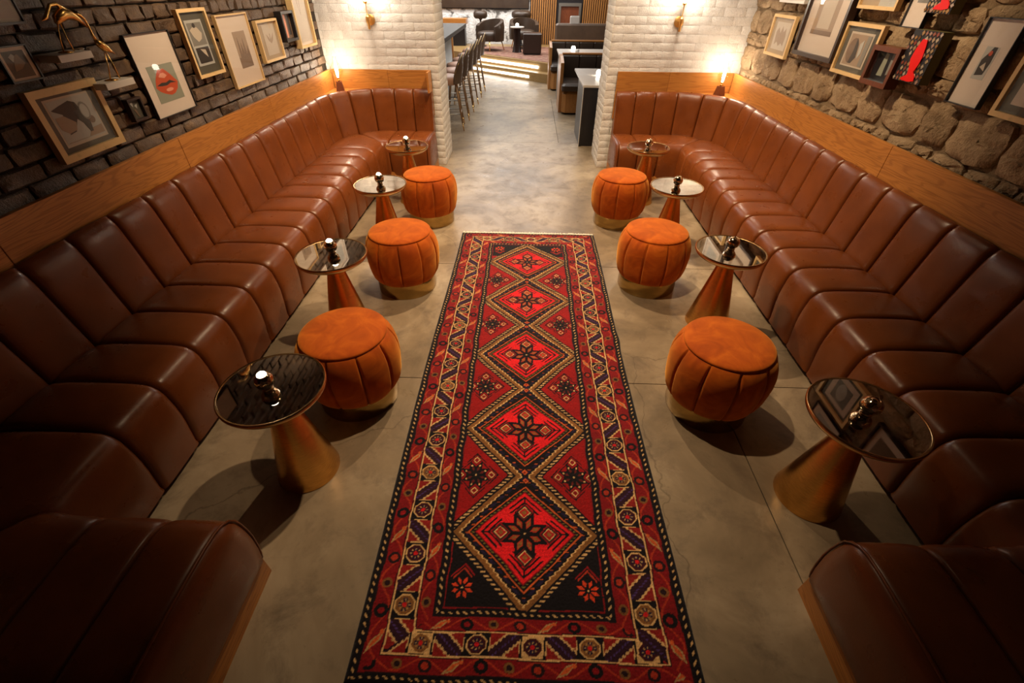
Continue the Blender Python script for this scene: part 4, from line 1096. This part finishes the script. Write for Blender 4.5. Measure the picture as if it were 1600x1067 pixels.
# leather sofa with a glass vase
t = thing('sofa', 'brown leather sofa seen from behind, beyond the booths', 'sofa', (1.25, 12.0, .34))
MB().bbox(-.66, .66, -.11, .11, 0, .66, .03).build('backrest', M['leather_taupe'], t); MB().bbox(-.62, .62, .11, .62, .1, .34, .03).build('seat', M['leather_taupe'], t)
for sx in (-.6, .6): MB().box(sx - .03, sx + .03, .5, .56, 0, .1).build('leg', M['black'], t)
t = thing('glass_vase', 'square faceted glass vase standing on the sofa back', 'vase', (1.0, 12.0, 1.0))
MB().bbox(-.10, .10, -.05, .05, 0, .13, .01).build('vase_body', M['white_gloss'], t); MB().box(-.085, .085, -.04, .04, .13, .135).build('vase_mouth', M['steel'], t)
# booths
def booth(label, x0, y0, y1):
    t = thing('booth_bench', label, 'booth bench', (x0, y0, 0))
    D = y1 - y0; W = 1.9
    mb = MB(); poly = [(.15, 0), (D, 0), (D, .775), (D - .25, .775), (.12, .60 + .12), (.0, .715), (.0, .0)]
    poly = [(0, 0), (D, 0), (D, .775), (D * .55, .775), (0, .715)]
    vs = [(0, p, q) for p, q in poly] + [(.05, p, q) for p, q in poly]; k = len(poly)
    mb.add(vs, [tuple(range(k)), tuple(range(2 * k - 1, k - 1, -1))] + [(j, (j + 1) % k, k + (j + 1) % k, k + j) for j in range(k)]); mb.build('end_panel', M['oak_z'], t)
    MB().box(.05, W, D - .04, D, 0, .775).build('back_panel', M['oak_z'], t)
    MB().box(.05, W, D - .09, D - .0, .775, .795).build('top_rail', M['oak_x'], t)
    x = .055
    while x < W: MB().bbox(x, min(x + .28, W), D - .13, D - .04, .40, .765, .012).build('back_cushion', M['leather_dark'], t); x += .285
    MB().bbox(.03, W, -.20, D - .13, .35, .45, .03).build('seat_cushion', M['leather_dark'], t)
    mb = MB(); mb.bbox(.05, W, -.17, D - .05, .03, .35, .05); mb.build('seat_base', M['oak_z'], t); MB().box(.1, W, -.1, D - .1, 0, .03).build('toe_kick', M['black'], t)
booth('nearer oak booth bench with dark leather, right of the passage', .53, 8.32, 8.92)
booth('farther oak booth bench with dark leather, right of the passage', .42, 10.35, 10.93)
def booth_table(label, x, y0, y1, px, split):
    t = thing('booth_table', label, 'table', (x, y0, 0))
    L = y1 - y0; ym = L / 2
    if split:
        MB().bbox(0, 1.4, 0, ym - .004, .70, .725, .003).build('table_top', M['stone_table'], t); MB().bbox(0, 1.4, ym + .004, L, .70, .725, .003).build('table_top', M['stone_table'], t)
    else: MB().bbox(0, 1.4, 0, L, .70, .725, .003).build('table_top', M['stone_table'], t)
    MB().box(.01, .04, .0, .55 * L, 0, .70).build('support_panel', M['black'], t); MB().box(.004, .01, -.0, .006 + .02, 0, .70).build('lit_edge_strip', M['white_gloss'], t)  # white strip paints the light catching the support panel's edge
    MB().box(.04, 1.3, .02, .06, 0, .70).build('front_panel', M['black'], t)
booth_table('pale booth table partly behind the right pier', .70, 6.35, 7.72, 0, True)
booth_table('pale booth table beyond the nearer booth bench', .545, 9.15, 10.1, 0, False)
def votive(label, loc):
    o = MB().lathe([(.022, 0), (.034, .008), (.038, .035), (.03, .06), (.018, .066)], 18).build('votive', M['candle_glow'], None, True); o.location = loc; tag(o, label, 'candle')
votive('glowing votive on the nearer booth table', (.98, 7.1, .725)); votive('glowing votive on the farther booth table', (.84, 9.9, .725))
tag(MB().lathe([(.0001, 0), (.03, 0), (.034, .02), (.034, .05), (.0001, .05)], 18, (.88, 9.5, .725)).build('tumbler', M['white_gloss'], None, True), 'pale tumbler on the farther booth table', 'cup')
# bar with stools
t = thing('bar_counter', 'dark grey stone bar counter behind the left pier', 'bar counter', (-1.28, 7.2, 0))
MB().bbox(-1.2, 0, 0, 3.9, .98, 1.04, .004).build('counter_top', M['bar_top'], t); MB().box(-.9, -.30, .15, 3.7, 0, .98).build('counter_body', M['grey_blue'], t)
t = thing('dining_nook', 'oak bench nook with dark back beyond the bar', 'bench', (-1.75, 11.4, 0))
MB().box(-.5, -.02, 0, .5, 0, .86).build('dark_back', M['black'], t); MB().box(-.02, .06, -.03, .05, 0, .92).build('post', M['oak_z'], t); MB().box(-.5, .06, .5, .56, .0, .92).build('rear_rail', M['oak_z'], t)
t = thing('wall_counter', 'long oak wall counter under the white rubble wall', 'counter', (-2.6, 14.5, .33))
MB().box(-.9, .95, -.2, .2, .48, .60).build('counter_top', M['oak_x'], t); MB().box(-.85, .9, -.12, .18, 0, .48).build('counter_body', M['black'], t)
def bar_stool(label, loc, rz):
    t = thing('bar_stool', label, 'bar stool', loc, rz, 'bar stools along the bar')
    N = 13; vs = []; fs = []
    for k in range(N):    # curved backrest, facing -x; back at +x
        a = -1.05 + 2.1 * k / (N - 1); q = abs(k - (N - 1) / 2) / ((N - 1) / 2); top = .95 - .24 * q ** 2.2
        for r, z_ in ((.185, .60), (.215, .60), (.245, .60 + (top - .6) * .6), (.25, top), (.232, top + .004), (.215, .60 + (top - .6) * .6)):
            vs.append((r * math.cos(a), r * math.sin(a) * .98, z_))
    for k in range(N - 1):
        for j in range(6): fs.append((k * 6 + j, k * 6 + (j + 1) % 6, k * 6 + 6 + (j + 1) % 6, k * 6 + 6 + j))
    fs += [tuple(range(6)), tuple((N - 1) * 6 + j for j in range(5, -1, -1))]
    MB().add(vs, fs).build('backrest', M['leather_taupe'], t, True, 1.0)
    MB().tube([(.242 * math.cos(a) * 1.03, .242 * math.sin(a) * 1.0, .953 - .24 * abs(a / 1.05) ** 2.2) for a in [-1.05 + 2.1 * k / 12 for k in range(13)]], .004, 6).build('piping', M['brass'], t, True)
    MB().lathe([(.16, .58), (.20, .60), (.205, .65), (.19, .68), (.12, .695), (.0001, .70)], 28).build('seat', M['leather_pink'], t, True)
    for sx in (-1, 1):
        for sy_ in (-1, 1):
            lg = MB().tube([(sx * .13, sy_ * .12, .59), (sx * .20, sy_ * .19, .10)], [.015, .011], 8).build('leg', M['bronze'], t, True)
            MB().tube([(sx * .20, sy_ * .19, .10), (sx * .215, sy_ * .205, 0)], [.011, .008], 8).build('leg_tip', M['gold'], lg, True)
    q = [(-.185, -.175, .22), (.185, -.175, .22), (.185, .175, .22), (-.185, .175, .22), (-.185, -.175, .22)]
    MB().tube(q, .008, 6).build('footrest', M['steel'], t, True)
    return t
SL = ['nearest bar stool, its brown shell back partly behind the left pier', 'second bar stool from the left pier', 'third bar stool from the left pier', 'fourth bar stool from the left pier', 'fifth bar stool from the left pier', 'farthest bar stool, by the oak platform']
s0 = bar_stool(SL[0], (-1.15, 7.22, 0), .1)
for i in range(1, 6): dup(s0, (-1.15 + .015 * i, 7.22 + .60 * i, 0), .1 + .05 * math.sin(i * 3), SL[i])
